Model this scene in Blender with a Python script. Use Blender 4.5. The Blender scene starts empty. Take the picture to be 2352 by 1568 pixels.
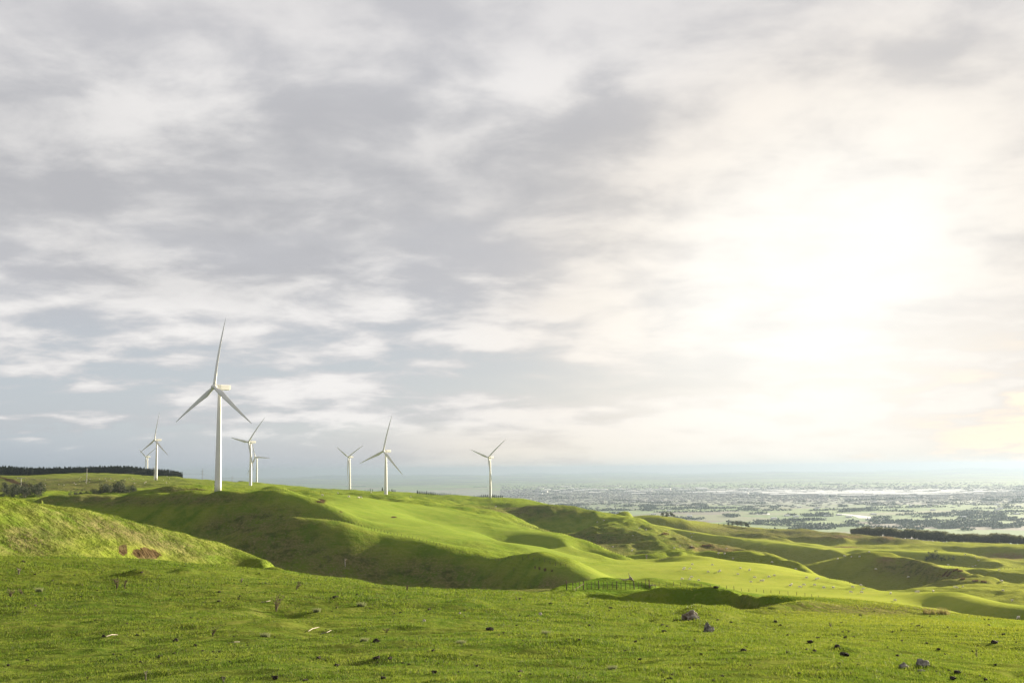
import bpy, bmesh, math, random
import numpy as np
from mathutils import Vector, Matrix
R = math.radians
random.seed(7); rng = np.random.default_rng(11)
scene = bpy.context.scene
C = scene.collection

# ------------------------------------------------------------------ camera
F = 2613.0; W0, H0 = 2352.0, 1568.0          # focal length and frame in photo pixels
PITCH = math.atan(294.0 / F); ROLL = R(0.6)
cam_d = bpy.data.cameras.new('camera'); cam = bpy.data.objects.new('camera', cam_d); C.objects.link(cam)
cam_d.sensor_width = 36; cam_d.lens = 36 * F / W0
cam_d.clip_start = 0.5; cam_d.clip_end = 200000
CM = Matrix.Rotation(R(90) + PITCH, 4, 'X') @ Matrix.Rotation(-ROLL, 4, 'Z')
cam.matrix_world = CM
scene.camera = cam
CR = np.array(CM.to_3x3())
def ray(px, py):                                # pixel -> azimuth, tan(elevation)
    v = CR @ np.array([(px - W0/2)/F, (H0/2 - py)/F, -1.0])
    return math.atan2(v[0], v[1]), v[2]/math.hypot(v[0], v[1])
def px_of(a, t):                                # arrays: azimuth, tan elevation -> pixel
    v = np.stack([np.sin(a), np.cos(a), t], -1) @ CR
    return W0/2 - F*v[..., 0]/v[..., 2], H0/2 + F*v[..., 1]/v[..., 2]

# ------------------------------------------------------------------ light
SUN_AZ, SUN_EL = 44.0, 11.2                     # degrees to the right of the view, above the horizon
EXPO = 2.2
scene.view_settings.view_transform = 'Standard'
scene.view_settings.look = 'None'
scene.view_settings.exposure = EXPO
scene.view_settings.gamma = 1
sun_d = bpy.data.lights.new('sun', 'SUN'); sun = bpy.data.objects.new('sun', sun_d); C.objects.link(sun)
sun_d.energy = 5.0; sun_d.angle = R(0.6); sun_d.color = (1.0, 0.88, 0.66)
sd = Vector((math.sin(R(SUN_AZ))*math.cos(R(SUN_EL)), math.cos(R(SUN_AZ))*math.cos(R(SUN_EL)), math.sin(R(SUN_EL))))
sun.rotation_euler = (sd).to_track_quat('Z', 'Y').to_euler()
sun.location = (0, 0, 50)

# ------------------------------------------------------------------ node helper
class NT:
    def __init__(s, tree): s.t = tree; s.n = tree.nodes; s.l = tree.links
    def new(s, typ, **kw):
        nd = s.n.new(typ)
        for k, v in kw.items(): setattr(nd, k, v)
        return nd
    def put(s, sock, v):
        if hasattr(v, 'is_linked') or isinstance(v, bpy.types.NodeSocket): s.l.new(v, sock)
        else: sock.default_value = v
    def m(s, op, a, b=None, c=None, clamp=False):
        nd = s.new('ShaderNodeMath', operation=op, use_clamp=clamp)
        s.put(nd.inputs[0], a)
        if b is not None: s.put(nd.inputs[1], b)
        if c is not None: s.put(nd.inputs[2], c)
        return nd.outputs[0]
    def mix(s, f, a, b, mode='MIX'):
        nd = s.new('ShaderNodeMix', data_type='RGBA', blend_type=mode)
        s.put(nd.inputs[0], f)
        s.put(nd.inputs[6], a if not isinstance(a, tuple) else (*a, 1)[:4]); s.put(nd.inputs[7], b if not isinstance(b, tuple) else (*b, 1)[:4])
        return nd.outputs[2]
    def noise(s, vec, scale, detail=4, rough=0.5, dist=0.0):
        nd = s.new('ShaderNodeTexNoise'); s.put(nd.inputs['Vector'], vec)
        nd.inputs['Scale'].default_value = scale; nd.inputs['Detail'].default_value = detail
        nd.inputs['Roughness'].default_value = rough; nd.inputs['Distortion'].default_value = dist
        return nd.outputs['Fac']
    def ss(s, v, lo, hi, a=0.0, b=1.0):
        nd = s.new('ShaderNodeMapRange', interpolation_type='SMOOTHSTEP')
        s.put(nd.inputs[0], v); nd.inputs[1].default_value = lo; nd.inputs[2].default_value = hi
        nd.inputs[3].default_value = a; nd.inputs[4].default_value = b
        return nd.outputs[0]
    def comb(s, x, y, z):
        nd = s.new('ShaderNodeCombineXYZ'); s.put(nd.inputs[0], x); s.put(nd.inputs[1], y); s.put(nd.inputs[2], z)
        return nd.outputs[0]

# ------------------------------------------------------------------ sky (world): low sun behind broken cloud
world = bpy.data.worlds.new('World'); scene.world = world; world.use_nodes = True
T = NT(world.node_tree); T.n.clear()
SK = 2.0 ** (-EXPO)
tc = T.new('ShaderNodeTexCoord'); sep = T.new('ShaderNodeSeparateXYZ'); T.l.new(tc.outputs['Generated'], sep.inputs[0])
X, Y, Z = sep.outputs
sky = T.new('ShaderNodeTexSky'); sky.sky_type = 'NISHITA'; sky.sun_disc = False
sky.sun_elevation = R(SUN_EL); sky.sun_rotation = R(SUN_AZ); sky.air_density = 1.2; sky.dust_density = 1.5
zc = T.m('MAXIMUM', Z, 0.0)
az = T.m('ARCTAN2', X, Y); el = T.m('ARCSINE', zc)
den = T.m('ADD', zc, 0.17)
u = T.m('DIVIDE', X, den); v = T.m('DIVIDE', Y, den)
cv = T.comb(u, v, 0.0)
cvs = T.comb(u, v, 3.7)
n1 = T.noise(cvs, 0.95, 10, 0.53, 0.2)
n2 = T.noise(cvs, 3.8, 10, 0.57, 0.2)
n3 = T.noise(T.comb(u, T.m('MULTIPLY', v, 1.3), 9.1), 0.33, 3, 0.5, 0.2)
cl = T.m('ADD', T.m('MULTIPLY', n1, 0.58), T.m('MULTIPLY', n2, 0.42))
clear = T.mix(0.80, T.mix(1.0, sky.outputs[0], (0.075, 0.075, 0.080), 'MULTIPLY'), (0.38*SK, 0.51*SK, 0.68*SK))
shade = T.ss(cl, 0.42, 0.58)
cloud = T.mix(shade, (0.54*SK, 0.545*SK, 0.575*SK), (0.93*SK, 0.91*SK, 0.89*SK))
# a heavier grey bank across the middle of the sky, thinner and paler above it
bankc = T.m('ADD', el, T.m('MULTIPLY', T.m('SUBTRACT', n1, 0.5), 0.30))
bank = T.m('MULTIPLY', T.ss(bankc, 0.13, 0.19), T.ss(bankc, 0.38, 0.24))
cloud = T.mix(T.m('MULTIPLY', bank, 0.62), cloud, T.mix(T.ss(n2, 0.35, 0.65), (0.47*SK, 0.47*SK, 0.49*SK), (0.66*SK, 0.65*SK, 0.65*SK)))
high = T.ss(T.m('ADD', el, T.m('MULTIPLY', T.m('SUBTRACT', n3, 0.5), 0.25)), 0.27, 0.40)
cloud = T.mix(T.m('MULTIPLY', high, 0.50), cloud, (0.60*SK, 0.59*SK, 0.61*SK))
op = T.ss(cl, 0.52, 0.42)
opl = T.ss(T.m('ADD', el, T.m('MULTIPLY', T.m('SUBTRACT', n2, 0.5), 0.07)), 0.050, 0.026)
opl = T.m('MULTIPLY', opl, T.ss(az, 0.02, -0.16, 0.0, 1.0))
cloud = T.mix(T.m('MULTIPLY', T.m('MULTIPLY', T.ss(el, 0.045, 0.012), T.ss(az, -0.20, 0.0)), 0.75), cloud, (0.86*SK, 0.79*SK, 0.69*SK))
opm = T.m('MULTIPLY', op, T.ss(el, 0.17, 0.05))
openf = T.m('MAXIMUM', T.m('MULTIPLY', opl, 0.95), T.m('MULTIPLY', opm, 0.50))
col = T.mix(openf, cloud, clear)
# low sun behind the cloud, right of centre
def lobe(a0, e0, sa, se, amp):
    da = T.m('DIVIDE', T.m('SUBTRACT', az, a0), sa); de = T.m('DIVIDE', T.m('SUBTRACT', el, e0), se)
    d2 = T.m('ADD', T.m('MULTIPLY', da, da), T.m('MULTIPLY', de, de))
    return T.m('MULTIPLY', T.m('EXPONENT', T.m('MULTIPLY', d2, -1.0)), amp)
wob = T.m('ADD', 0.35, T.m('MULTIPLY', T.ss(cl, 0.35, 0.63), 1.0))
g1 = lobe(0.235, 0.14, 0.195, 0.145, 0.98)
g2 = lobe(0.35, 0.25, 0.17, 0.14, 0.42)
g3 = lobe(0.20, 0.02, 0.26, 0.06, 0.26)
gs = T.m('ADD', T.m('ADD', g1, g2), g3)
g = T.m('MULTIPLY', gs, T.m('ADD', T.m('MULTIPLY', wob, 0.7), 0.3))
g = T.m('MULTIPLY', T.m('SUBTRACT', 1.0, T.m('EXPONENT', T.m('MULTIPLY', T.m('POWER', g, 1.5), -2.6))), 0.97)
col = T.mix(g, col, T.mix(T.m('MINIMUM', gs, 1.0), (0.97*SK, 0.86*SK, 0.72*SK), (1.14*SK, 1.10*SK, 1.02*SK)))
bg = T.new('ShaderNodeBackground'); T.l.new(col, bg.inputs[0]); bg.inputs[1].default_value = 1.0
out = T.new('ShaderNodeOutputWorld'); T.l.new(bg.outputs[0], out.inputs[0])

# ------------------------------------------------------------------ numpy noise
_lat = rng.random((512, 512))
def vnoise(x, y, seed=0):
    x = x + seed*37.7; y = y + seed*91.3
    xi = np.floor(x).astype(np.int64); yi = np.floor(y).astype(np.int64)
    fx = x - xi; fy = y - yi
    fx = fx*fx*fx*(fx*(fx*6-15)+10); fy = fy*fy*fy*(fy*(fy*6-15)+10)
    g = lambda i, j: _lat[i & 511, j & 511]
    return ((g(xi, yi)*(1-fx)+g(xi+1, yi)*fx)*(1-fy) + (g(xi, yi+1)*(1-fx)+g(xi+1, yi+1)*fx)*fy) - 0.5
def fbm(x, y, seed=0, octv=4, gain=0.5):
    s = 0; a = 1.0
    for k in range(octv):
        s = s + a*vnoise(x*2**k + 11.3*k, y*2**k - 7.1*k, seed+k); a *= gain
    return s

# ------------------------------------------------------------------ terrain: feature lines read off the land
PTS = []                                         # (azimuth, ln r, tan elevation)
def line(pts, back=(), front=(), step=22):
    """pts: (px, py, distance); back / front: list of (distance factor, pixels lower)."""
    pts = sorted(pts, key=lambda p: p[0])
    out = []
    for (x0, y0, r0), (x1, y1, r1) in zip(pts, pts[1:]):
        n = max(1, int(abs(x1-x0)/step))
        for k in range(n):
            f = k/n; out.append((x0+(x1-x0)*f, y0+(y1-y0)*f, r0*(r1/r0)**f))
    out.append(pts[-1])
    for i, (x, y, r) in enumerate(out):
        a, t = ray(x, y); PTS.append((a, math.log(r), t))
        for fac, dy in list(back)+list(front):
            a, t = ray(x, y+dy); PTS.append((a, math.log(r*fac), t))
def face(crest, toe, slope=20.0, lip=0.0, back=((1.05, 3), (1.12, 9)), step=20, under=True):
    """a hillside: crest line, pixels of its foot, steepness in degrees; the foot's distance follows from them"""
    crest = sorted(crest); toe = sorted(toe); x = crest[0][0]; n_ = max(2, int((crest[-1][0]-x)/step)); tx = [p[0] for p in toe]; ty = [p[1] for p in toe]
    for k in range(n_+1):
        x = crest[0][0]+(crest[-1][0]-crest[0][0])*k/n_
        yc = float(np.interp(x, [p[0] for p in crest], [p[1] for p in crest])); rc = float(np.interp(x, [p[0] for p in crest], [p[2] for p in crest])); yt = float(np.interp(x, tx, ty))
        def put(y, r):
            a, t = ray(x, y); PTS.append((a, math.log(r), t))
        put(yc, rc)
        for fac, dy in back: put(yc+dy, rc*fac)
        y0, r0 = yc, rc
        if lip:
            t = abs(ray(x, yc+lip)[1]); r0 = rc*(1-(lip/F)/(math.tan(R(2.5))+t)); y0 = yc+lip; put(y0, r0)
        d = max(2.0, yt-y0); tt = abs(ray(x, yt)[1])
        for f, sl in ((0.35, slope*0.8), (1.0, slope)):
            put(y0+d*f, r0*(1-(d*f/F)/(math.tan(R(sl))+tt)))
        if under: put(yt+6, r0*(1-(d/F)/(math.tan(R(slope))+tt))*0.965)
xs = range(-700, 3101, 190)
for x in xs:                                     # near ground, from the camera's feet down the slope
    a, _ = ray(x, 1500)
    for r, z in ((3, -1.75), (5, -1.95), (8, -2.35), (12, -2.85)): PTS.append((a, math.log(r), z/r))
line([(-600,1568,32),(0,1568,28),(600,1568,22.5),(1250,1568,17.5),(1750,1568,19.5),(2352,1568,25),(2900,1568,30)], step=90)
line([(-500,1420,60),(0,1425,54),(500,1440,43),(1000,1455,35),(1350,1465,31),(1900,1480,36),(2352,1490,46),(2900,1490,54)], step=80)
line([(-500,1335,80),(0,1340,78),(400,1345,73),(700,1358,70),(1000,1390,62),(1300,1410,58),(1550,1440,54),(1800,1440,64),(2100,1440,80),(2352,1455,86),(2900,1460,90)], step=60)
# edge of the near pasture
line([(-400,1270,98),(0,1277,98),(150,1278,98),(290,1281,98),(400,1286,97),(520,1299,96),(600,1306,95)])
line([(655,1313,96),(700,1317,98),(770,1326,100),(800,1327,100),(840,1337,98),(900,1351,92),(960,1357,90),(1060,1361,88),(1176,1364,86),(1245,1367,86),
      (1320,1378,88),(1400,1393,92)], back=[(1.06,3),(1.2,22),(1.5,60)])
line([(1420,1397,93),(1480,1403,95),(1545,1406,96),(1590,1399,92),(1640,1394,90),(1680,1398,92),(1712,1412,96)], back=[(1.06,2),(1.2,10),(1.45,16)])
line([(1733,1402,120),(1764,1394,140),(1796,1386,165),(1860,1385,180),(1914,1387,185),(1990,1395,185),(2064,1402,185),(2180,1415,180),(2300,1426,175),(2420,1434,170),(2800,1440,170)], back=[(1.06,2),(1.4,22)])
line([(1770,1404,138),(1850,1402,142),(2000,1408,145),(2200,1426,142),(2352,1434,140),(2800,1442,140)], step=40)
line([(1760,1432,92),(1840,1425,97),(2000,1425,110),(2352,1440,110),(2700,1445,110)])
# left near hill
face([(-500,1110,118),(-200,1130,126),(0,1147,134),(60,1152,136),(130,1165,138),(200,1176,140),(300,1199,144),(400,1222,148),(470,1240,150),(520,1257,151),(560,1270,150),(600,1285,146),(635,1300,138),(655,1311,126)],
     [(-500,1272),(0,1279),(290,1283),(400,1288),(520,1301),(600,1309),(655,1317)], 13, back=[(1.05,2),(1.18,22),(1.5,120)], step=24)
# deep gully behind
line([(400,1480,230),(700,1500,220),(1000,1500,210),(1180,1490,210)], step=60)
line([(-300,1300,330),(0,1290,330),(200,1270,330),(380,1290,330)], step=60)
# ridge A: brown slope across the gully
face([(480,1258,582),(498,1244,582),(520,1232,582),(560,1215,581),(600,1203,580),(640,1193,578),(680,1189,572),(705,1188,575),(738,1192,572),(768,1197,570),(800,1204,568),(838,1214,568),(875,1223,568),(913,1232,565),(948,1239,562),(988,1249,556),(1025,1261,550),(1063,1274,545),(1100,1283,540),(1138,1289,532),(1176,1291,520),(1201,1290,508),(1226,1289,500),
      (1251,1292,495),(1276,1300,490),(1300,1308,485),(1326,1317,480),(1360,1330,475)], [(480,1400),(1360,1400)], 29, back=(), step=20)
line([(480,1258,582),(520,1232,582),(600,1203,580),(680,1189,573),(738,1192,572),(768,1197,570)], back=[(1.04,4),(1.09,10)])
line([(1000,1262,600),(1100,1272,590),(1200,1282,570),(1300,1300,540),(1400,1325,520)], step=40)
# spur on that slope
# knoll and mound
line([(1246,1362,190),(1268,1351,200),(1301,1345,205),(1338,1338,210),(1376,1331,212),(1396,1328,212),(1426,1330,212),(1451,1333,210),(1468,1337,208),(1488,1344,205),(1505,1349,200)], back=[(1.05,3),(1.16,26),(1.4,90)], front=[(0.95,9)])
line([(1300,1362,182),(1330,1358,184),(1385,1355,187),(1427,1356,187),(1463,1355,187),(1490,1352,187)], front=[(0.95,8)])
face([(1350,1362,177),(1391,1357,177),(1426,1361,176),(1463,1356,175),(1488,1354,175),(1526,1352,174),(1551,1352,174),(1588,1354,173),(1638,1350,172),(1663,1354,172),(1701,1364,168),(1726,1375,164),(1751,1388,160)], [(1350,1392),(1430,1404),(1560,1414),(1700,1416),(1751,1404)], 29, back=(), step=15)
line([(1520,1354,178),(1560,1354,180),(1600,1356,180),(1640,1352,180),(1680,1360,178),(1710,1370,176)], back=[(1.12,20),(1.5,55)])
line([(1500,1420,330),(1600,1410,330),(1700,1400,320)], step=40)
# paddock
line([(1380,1352,470),(1440,1350,480),(1498,1348,500),(1536,1348,505),(1573,1347,505),(1612,1349,505),(1652,1351,500),(1710,1357,490),(1771,1362,480),(1808,1365,475),(1849,1369,470),(1886,1374,462),(1911,1379,455),(1964,1388,440),(2029,1397,425),(2055,1401,420),(2191,1417,400),(2309,1426,390),(2420,1432,385),(2800,1440,380)], front=[(0.92,9)], step=30)
line([(1400,1315,575),(1500,1318,580),(1600,1312,590),(1700,1316,590),(1800,1328,575),(1900,1347,540),(2000,1370,490),(2100,1392,446),(2180,1402,430)], step=40)
line([(1176,1247,700),(1201,1250,697),(1251,1257,690),(1301,1270,682),(1351,1281,676),(1396,1286,676),(1446,1289,690),(1516,1292,705)], back=[(1.05,3),(1.12,9)])
line([(1540,1283,745),(1566,1277,760),(1588,1277,760),(1613,1279,755),(1651,1284,745),(1688,1290,730),(1726,1294,720),(1764,1297,705),(1801,1302,695),(1839,1311,685),(1876,1321,670),(1909,1330,655),(1939,1337,632),(1976,1344,602),(2001,1350,582),(2026,1357,562),(2045,1361,545)], back=[(1.05,4),(1.13,16)])
line([(2070,1363,525),(2101,1361,505),(2139,1360,494),(2176,1358,486),(2201,1360,480),(2226,1367,474),(2264,1376,466),(2301,1384,459),(2352,1391,450),(2450,1398,444),(2800,1410,440)], back=[(1.05,4),(1.14,12)])
face([(2130,1371,480),(2170,1376,468),(2230,1388,452),(2300,1400,438),(2360,1408,430)], [(2130,1380),(2170,1393),(2230,1404),(2300,1414),(2360,1424)], 14, back=(), step=18, under=False)
line([(2080,1357,690),(2110,1352,710),(2139,1351,715),(2189,1349,720),(2239,1347,720),(2289,1347,720),(2352,1349,715),(2450,1352,700),(2800,1360,700)], back=[(1.05,3),(1.12,8)])
# ridge B with the smooth green face
line([(650,1153,850),(680,1147,865),(700,1144,875),(725,1139,890),(763,1139,915),(800,1142,938),(838,1147,960),(886,1151,985),(938,1156,1000),(988,1165,1000),(1038,1171,990),(1088,1179,975),(1138,1186,955),(1176,1196,930),(1213,1206,910),(1251,1217,890),(1288,1227,870),(1331,1238,850),(1351,1246,838),(1376,1257,822),(1401,1267,805),(1426,1279,785),(1450,1288,765)],
     back=[(1.05,3),(1.13,10)])
line([(830,1188,735),(900,1196,735),(1000,1206,740),(1100,1222,760)], step=50)
line([(740,1157,790),(790,1163,800),(840,1165,830),(900,1175,840),(960,1190,850)], step=40)
line([(1000,1232,660),(1100,1243,660)], step=50)
line([(1200,1232,800),(1260,1247,780),(1320,1264,760),(1380,1279,745)], step=30)
# main turbine ridge
face([(708,1142,704),(740,1152,700),(770,1166,695),(795,1182,690)], [(700,1200),(795,1206)], 29, back=[(1.05,3)], step=16)
face([(60,1186,830),(145,1169,820),(175,1165,812),(225,1159,800),(275,1152,788),(325,1145,775),(363,1139,765),(400,1135,756),(450,1133,746),(480,1130,740),(512,1127,735),(550,1128,731),(588,1126,727),(613,1125,723),(650,1128,716),(688,1136,709),(708,1141,705)], [(60,1280),(480,1262),(708,1208)], 28, back=[(1.06,3),(1.15,8)])
# bank left of the turbine
line([(345,1131,830),(375,1122,850),(400,1120,850),(442,1119,850),(470,1121,840),(492,1125,825)], back=[(1.06,2),(1.2,6)], front=[(0.97,8)])
line([(95,1147,950),(150,1141,980),(225,1137,1000),(300,1132,1010),(350,1130,1020)], back=[(1.08,5)])
line([(530,1124,900),(588,1122,950),(638,1123,950),(713,1131,1000),(763,1136,1050)], step=40)
# far left hills
line([(-500,1100,2000),(-200,1098,2100),(0,1097,2200),(32,1098,2200),(62,1094,2180),(100,1091,2150),(175,1087,2120),(212,1086,2120),(250,1087,2140),(300,1091,2180),(350,1096,2220),(425,1099,2300),(462,1102,2320),(500,1105,2320),(588,1111,2300),
      (638,1114,2280),(713,1120,2250),(763,1125,2250),(813,1127,2250),(863,1129,2150),(900,1131,2100),(958,1136,2100),(1013,1139,2100),(1063,1140,2100),(1088,1142,2050),(1123,1145,1980),(1163,1146,1950),(1213,1150,1850),(1246,1156,1750)], back=[(1.12,3),(1.35,40)], step=35)
line([(0,1128,1400),(100,1130,1350),(200,1125,1300),(300,1122,1250),(400,1117,1300),(500,1117,1400),(600,1118,1500),(700,1127,1500)], step=50)
line([(0,1108,1800),(60,1110,1750),(120,1116,1700),(200,1102,1700),(300,1103,1750),(400,1106,1800),(500,1110,1900)], step=50)
line([(0,1135,1150),(80,1138,1100),(200,1133,1120),(300,1127,1130)], step=50)
# middle distance swells
line([(760,1134,1250),(800,1132,1300),(850,1136,1350),(900,1143,1380),(960,1148,1350),(1020,1157,1300),(1063,1163,1280),(1113,1169,1260),(1170,1178,1220)], back=[(1.06,3),(1.12,6)])
line([(886,1140,1750),(958,1142,1750),(1063,1147,1700),(1123,1146,1800),(1180,1155,1700)], step=40)
line([(1000,1152,1550),(1100,1163,1500),(1180,1171,1450)], step=40)
face([(1176,1175,1425),(1201,1170,1425),(1226,1162,1425),(1258,1159,1425),(1288,1164,1420),(1326,1170,1410),(1363,1175,1400)], [(1176,1197),(1213,1208),(1251,1219),(1300,1226),(1363,1200)], 17)
line([(1363,1175,1400),(1401,1182,1400),(1440,1187,1390),(1481,1197,1380),(1520,1212,1330),(1566,1230,1270),(1601,1242,1230),(1651,1257,1180),(1701,1266,1140),(1764,1279,1080),(1830,1292,1020)], back=[(1.05,3),(1.12,9)])
face([(1325,1216,1228),(1345,1209,1226),(1363,1206,1225),(1390,1210,1215),(1420,1222,1190),(1450,1234,1160)], [(1325,1232),(1363,1248),(1420,1254),(1450,1246)], 18, back=(), step=14)
line([(1400,1258,1000),(1440,1256,1000),(1470,1260,990)], step=20)
line([(1440,1278,880),(1500,1272,900),(1560,1262,930)], step=30)
line([(1470,1215,1230),(1530,1240,1120),(1600,1262,1010),(1560,1270,880),(1620,1273,900)], step=40)
face([(1626,1280,900),(1650,1276,900),(1676,1273,898),(1706,1270,896),(1739,1275,890),(1764,1281,880),(1790,1286,870),(1814,1291,860),(1851,1303,830),(1876,1316,800),(1904,1329,770)], [(1626,1283),(1651,1286),(1688,1292),(1726,1297),(1764,1300),(1801,1305),(1839,1314),(1904,1335)], 20, step=16)
face([(1850,1299,1050),(1884,1291,1048),(1919,1284,1044),(1951,1279,1040),(1976,1274,1036),(2001,1268,1032),(2026,1267,1030),(2059,1270,1025),(2084,1277,1010),(2109,1287,985),(2139,1297,960),(2169,1304,935),(2201,1313,910)],
     [(1850,1312),(1884,1325),(1930,1338),(2001,1354),(2045,1364),(2100,1358),(2150,1350),(2201,1338)], 25, step=16)
line([(2201,1310,905),(2239,1319,880),(2276,1329,850),(2301,1336,830)], back=[(1.04,3),(1.1,8)], front=[(0.93,14)])
face([(1440,1193,1640),(1481,1204,1600),(1526,1210,1580),(1576,1216,1560),(1626,1225,1530),(1676,1232,1500),(1726,1239,1470),(1764,1242,1450),(1814,1246,1420),(1864,1254,1390),(1914,1262,1350),(1951,1271,1310),(1975,1277,1280)],
     [(1440,1199),(1526,1223),(1566,1236),(1601,1248),(1651,1263),(1701,1271),(1764,1283),(1820,1292),(1889,1290),(1939,1283),(1975,1281)], 21, lip=6, back=[(1.04,3),(1.08,6)], step=18)
face([(1964,1263,1435),(2014,1261,1428),(2076,1262,1420),(2139,1265,1410),(2189,1267,1400),(2239,1274,1380),(2276,1284,1350),(2314,1296,1300),(2340,1304,1270)],
     [(1964,1274),(2014,1270),(2076,1288),(2139,1300),(2214,1303),(2276,1306),(2340,1308)], 21, lip=7, back=[(1.04,3),(1.08,7)], step=18)
line([(2420,1312,1260),(2700,1320,1250)], back=[(1.04,3),(1.08,7)], front=[(0.97,4),(0.91,24)])
line([(2139,1300,1130),(2214,1303,1120),(2276,1306,1100),(2352,1304,1090),(2600,1310,1080)], step=30)
face([(2200,1308,1000),(2226,1311,985),(2289,1317,980),(2352,1320,975),(2600,1328,960)], [(2200,1310),(2230,1322),(2290,1338),(2352,1340),(2600,1346)], 19, back=[(1.04,1)], step=20)
face([(1964,1247,1770),(1989,1239,1770),(2014,1234,1765),(2039,1233,1760),(2076,1241,1740),(2114,1245,1720)], [(1964,1250),(2014,1245),(2060,1249),(2114,1250)], 18, lip=2, back=[(1.04,3),(1.07,7)], step=14)
line([(2149,1248,1800),(2189,1244,1830),(2226,1242,1830),(2258,1247,1800)], back=[(1.04,4)], step=18)
face([(2120,1252,1640),(2189,1255,1640),(2240,1254,1640),(2289,1252,1640),(2352,1256,1620),(2600,1262,1600)], [(2120,1258),(2189,1268),(2289,1272),(2352,1276),(2600,1280)], 19, lip=2.5, back=[(1.03,3)], step=20)
face([(1815,1241,1820),(1835,1233,1820),(1859,1229,1815),(1889,1230,1810),(1939,1235,1780)], [(1815,1244),(1859,1251),(1900,1251),(1939,1243)], 17, lip=2, back=[(1.04,4)], step=14)
face([(1680,1232,1690),(1726,1228,1685),(1764,1233,1670),(1801,1238,1640),(1849,1250,1560)], [(1680,1234),(1726,1234),(1764,1239),(1849,1254)], 18, back=[(1.04,3)], step=16)
line([(1640,1214,1850),(1700,1219,1850),(1764,1222,1850),(1830,1224,1900)], step=40)
line([(1401,1183,1650),(1451,1185,1750),(1501,1187,1850),(1551,1192,1950),(1601,1199,2050),(1651,1206,2100),(1688,1210,2100),(1726,1211,2100),(1764,1215,2100),(1814,1217,2100),(1839,1215,2100),(1876,1219,2100),(1914,1222,2080),(1954,1226,2080),(2010,1232,2100),(2080,1240,2100),(2140,1245,2080),(2250,1249,2050),(2352,1252,2050),(2700,1260,2050)], back=[(1.06,4),(1.2,40)], step=35)
# the land falls away to the plain
PLAIN = -330.0
for x in range(-700, 3101, 120):
    a, t0 = ray(x, 1150)
    for r, z in ((3600, -240), (4500, -330), (5600, -360)): PTS.append((a, math.log(r), z/r))
TURB = [  # hub px, hub py, distance, blade phase, base py
    (491.9, 888.8, 739, 2.7, 1127.0), (880.5, 1035.7, 1400, 11.0, 1150.0), (1121.8, 1050.0, 1900, 48.7, 1145.3), (355.0, 1010.0, 1860, 3.5, 1104.5),
    (570.8, 1014.8, 1635, 40.0, 1120.3), (586.4, 1049.6, 2380, -26.7, 1112.0), (335.6, 1048.7, 2950, 58.4, 1100.0), (800.0, 1049.2, 2230, 59.2, 1126.5)]
for hx, hy, r, th, by in TURB:
    if r < 2300:
        for f in (0.985, 1.015):
            a, t = ray(hx + 6*1400/r/1.5, by); PTS.append((a, math.log(r*f), t))
P = np.array(PTS)
if True:                                         # thin out coincident points
    keep = []; cells = {}
    for i, p in enumerate(P):
        k = (round(p[0]/0.0035), round(p[1]/0.012))
        if k in cells: continue
        cells[k] = 1; keep.append(i)
    P = P[keep]
SA = 1.0
def kern(d2): return 0.5*d2*np.log(d2 + 1e-12)
n = len(P); A2 = np.c_[P[:, 0]*SA, P[:, 1]]
D2 = ((A2[:, None, :]-A2[None, :, :])**2).sum(-1)
K = kern(D2) + np.eye(n)*1e-8
Q = np.c_[np.ones(n), A2]
M = np.block([[K, Q], [Q.T, np.zeros((3, 3))]])
w = np.linalg.solve(M, np.r_[P[:, 2], 0, 0, 0])
AZ0, AZ1, NA = R(-38), R(38), 1150
U0, U1, NU = math.log(3.0), math.log(5200.0), 1400
ca = np.linspace(AZ0, AZ1, 380); cu = np.linspace(U0, U1, 760)
gu, ga = np.meshgrid(cu, ca)
flat = np.c_[ga.ravel()*SA, gu.ravel()]
res = np.empty(len(flat))
for i in range(0, len(flat), 6000):
    f = flat[i:i+6000]
    d2 = ((f[:, None, :]-A2[None, :, :])**2).sum(-1)
    res[i:i+6000] = kern(d2) @ w[:n] + w[n] + f @ w[n+1:]
coarse = res.reshape(380, 760)
fa = np.linspace(AZ0, AZ1, NA); fu = np.linspace(U0, U1, NU)
def cubic_up(arr, xo, xn):                       # Catmull-Rom along axis 0
    pos = (xn - xo[0])/(xo[1]-xo[0]); i = np.clip(np.floor(pos).astype(int), 0, len(xo)-2); f = (pos-i)[:, None]
    g = lambda k: arr[np.clip(i+k, 0, len(xo)-1)]
    p0, p1, p2, p3 = g(-1), g(0), g(1), g(2)
    return p1+0.5*f*(p2-p0+f*(2*p0-5*p1+4*p2-p3+f*(3*(p1-p2)+p3-p0)))
Tt = cubic_up(cubic_up(coarse, ca, fa).T, cu, fu).T
GA, GU = np.meshgrid(fa, fu, indexing='ij'); GR = np.exp(GU)
WX = GR*np.sin(GA); WY = GR*np.cos(GA); WZ = Tt*GR
PX, PY = px_of(GA, Tt)
def blob(cx, cy, sx, sy, r0, r1, rot=0.0):
    c, s = math.cos(R(rot)), math.sin(R(rot)); dx = PX-cx; dy = PY-cy
    e = np.exp(-(((dx*c+dy*s)/sx)**2+((-dx*s+dy*c)/sy)**2))
    return e*np.clip((GR-r0)/(0.02*r0)+1, 0, 1)*np.clip((r1-GR)/(0.02*r1)+1, 0, 1)
# smooth fields carry less hummock than the rough hills
smooth = np.zeros_like(GR)
for b in [(1600,1325,330,50,430,760),(950,1190,230,45,560,980,12),(1250,1250,140,30,600,900,18),(2000,1385,330,28,380,640),(2200,1300,150,10,1000,1200),(1750,1240,260,10,1380,1600,8),(2100,1264,120,7,1300,1450)]:
    smooth = np.maximum(smooth, blob(*b))
smooth = np.clip(smooth*1.6, 0, 1)
rough = 1-0.85*smooth
near = np.clip((130-GR)/60, 0, 1)
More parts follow.
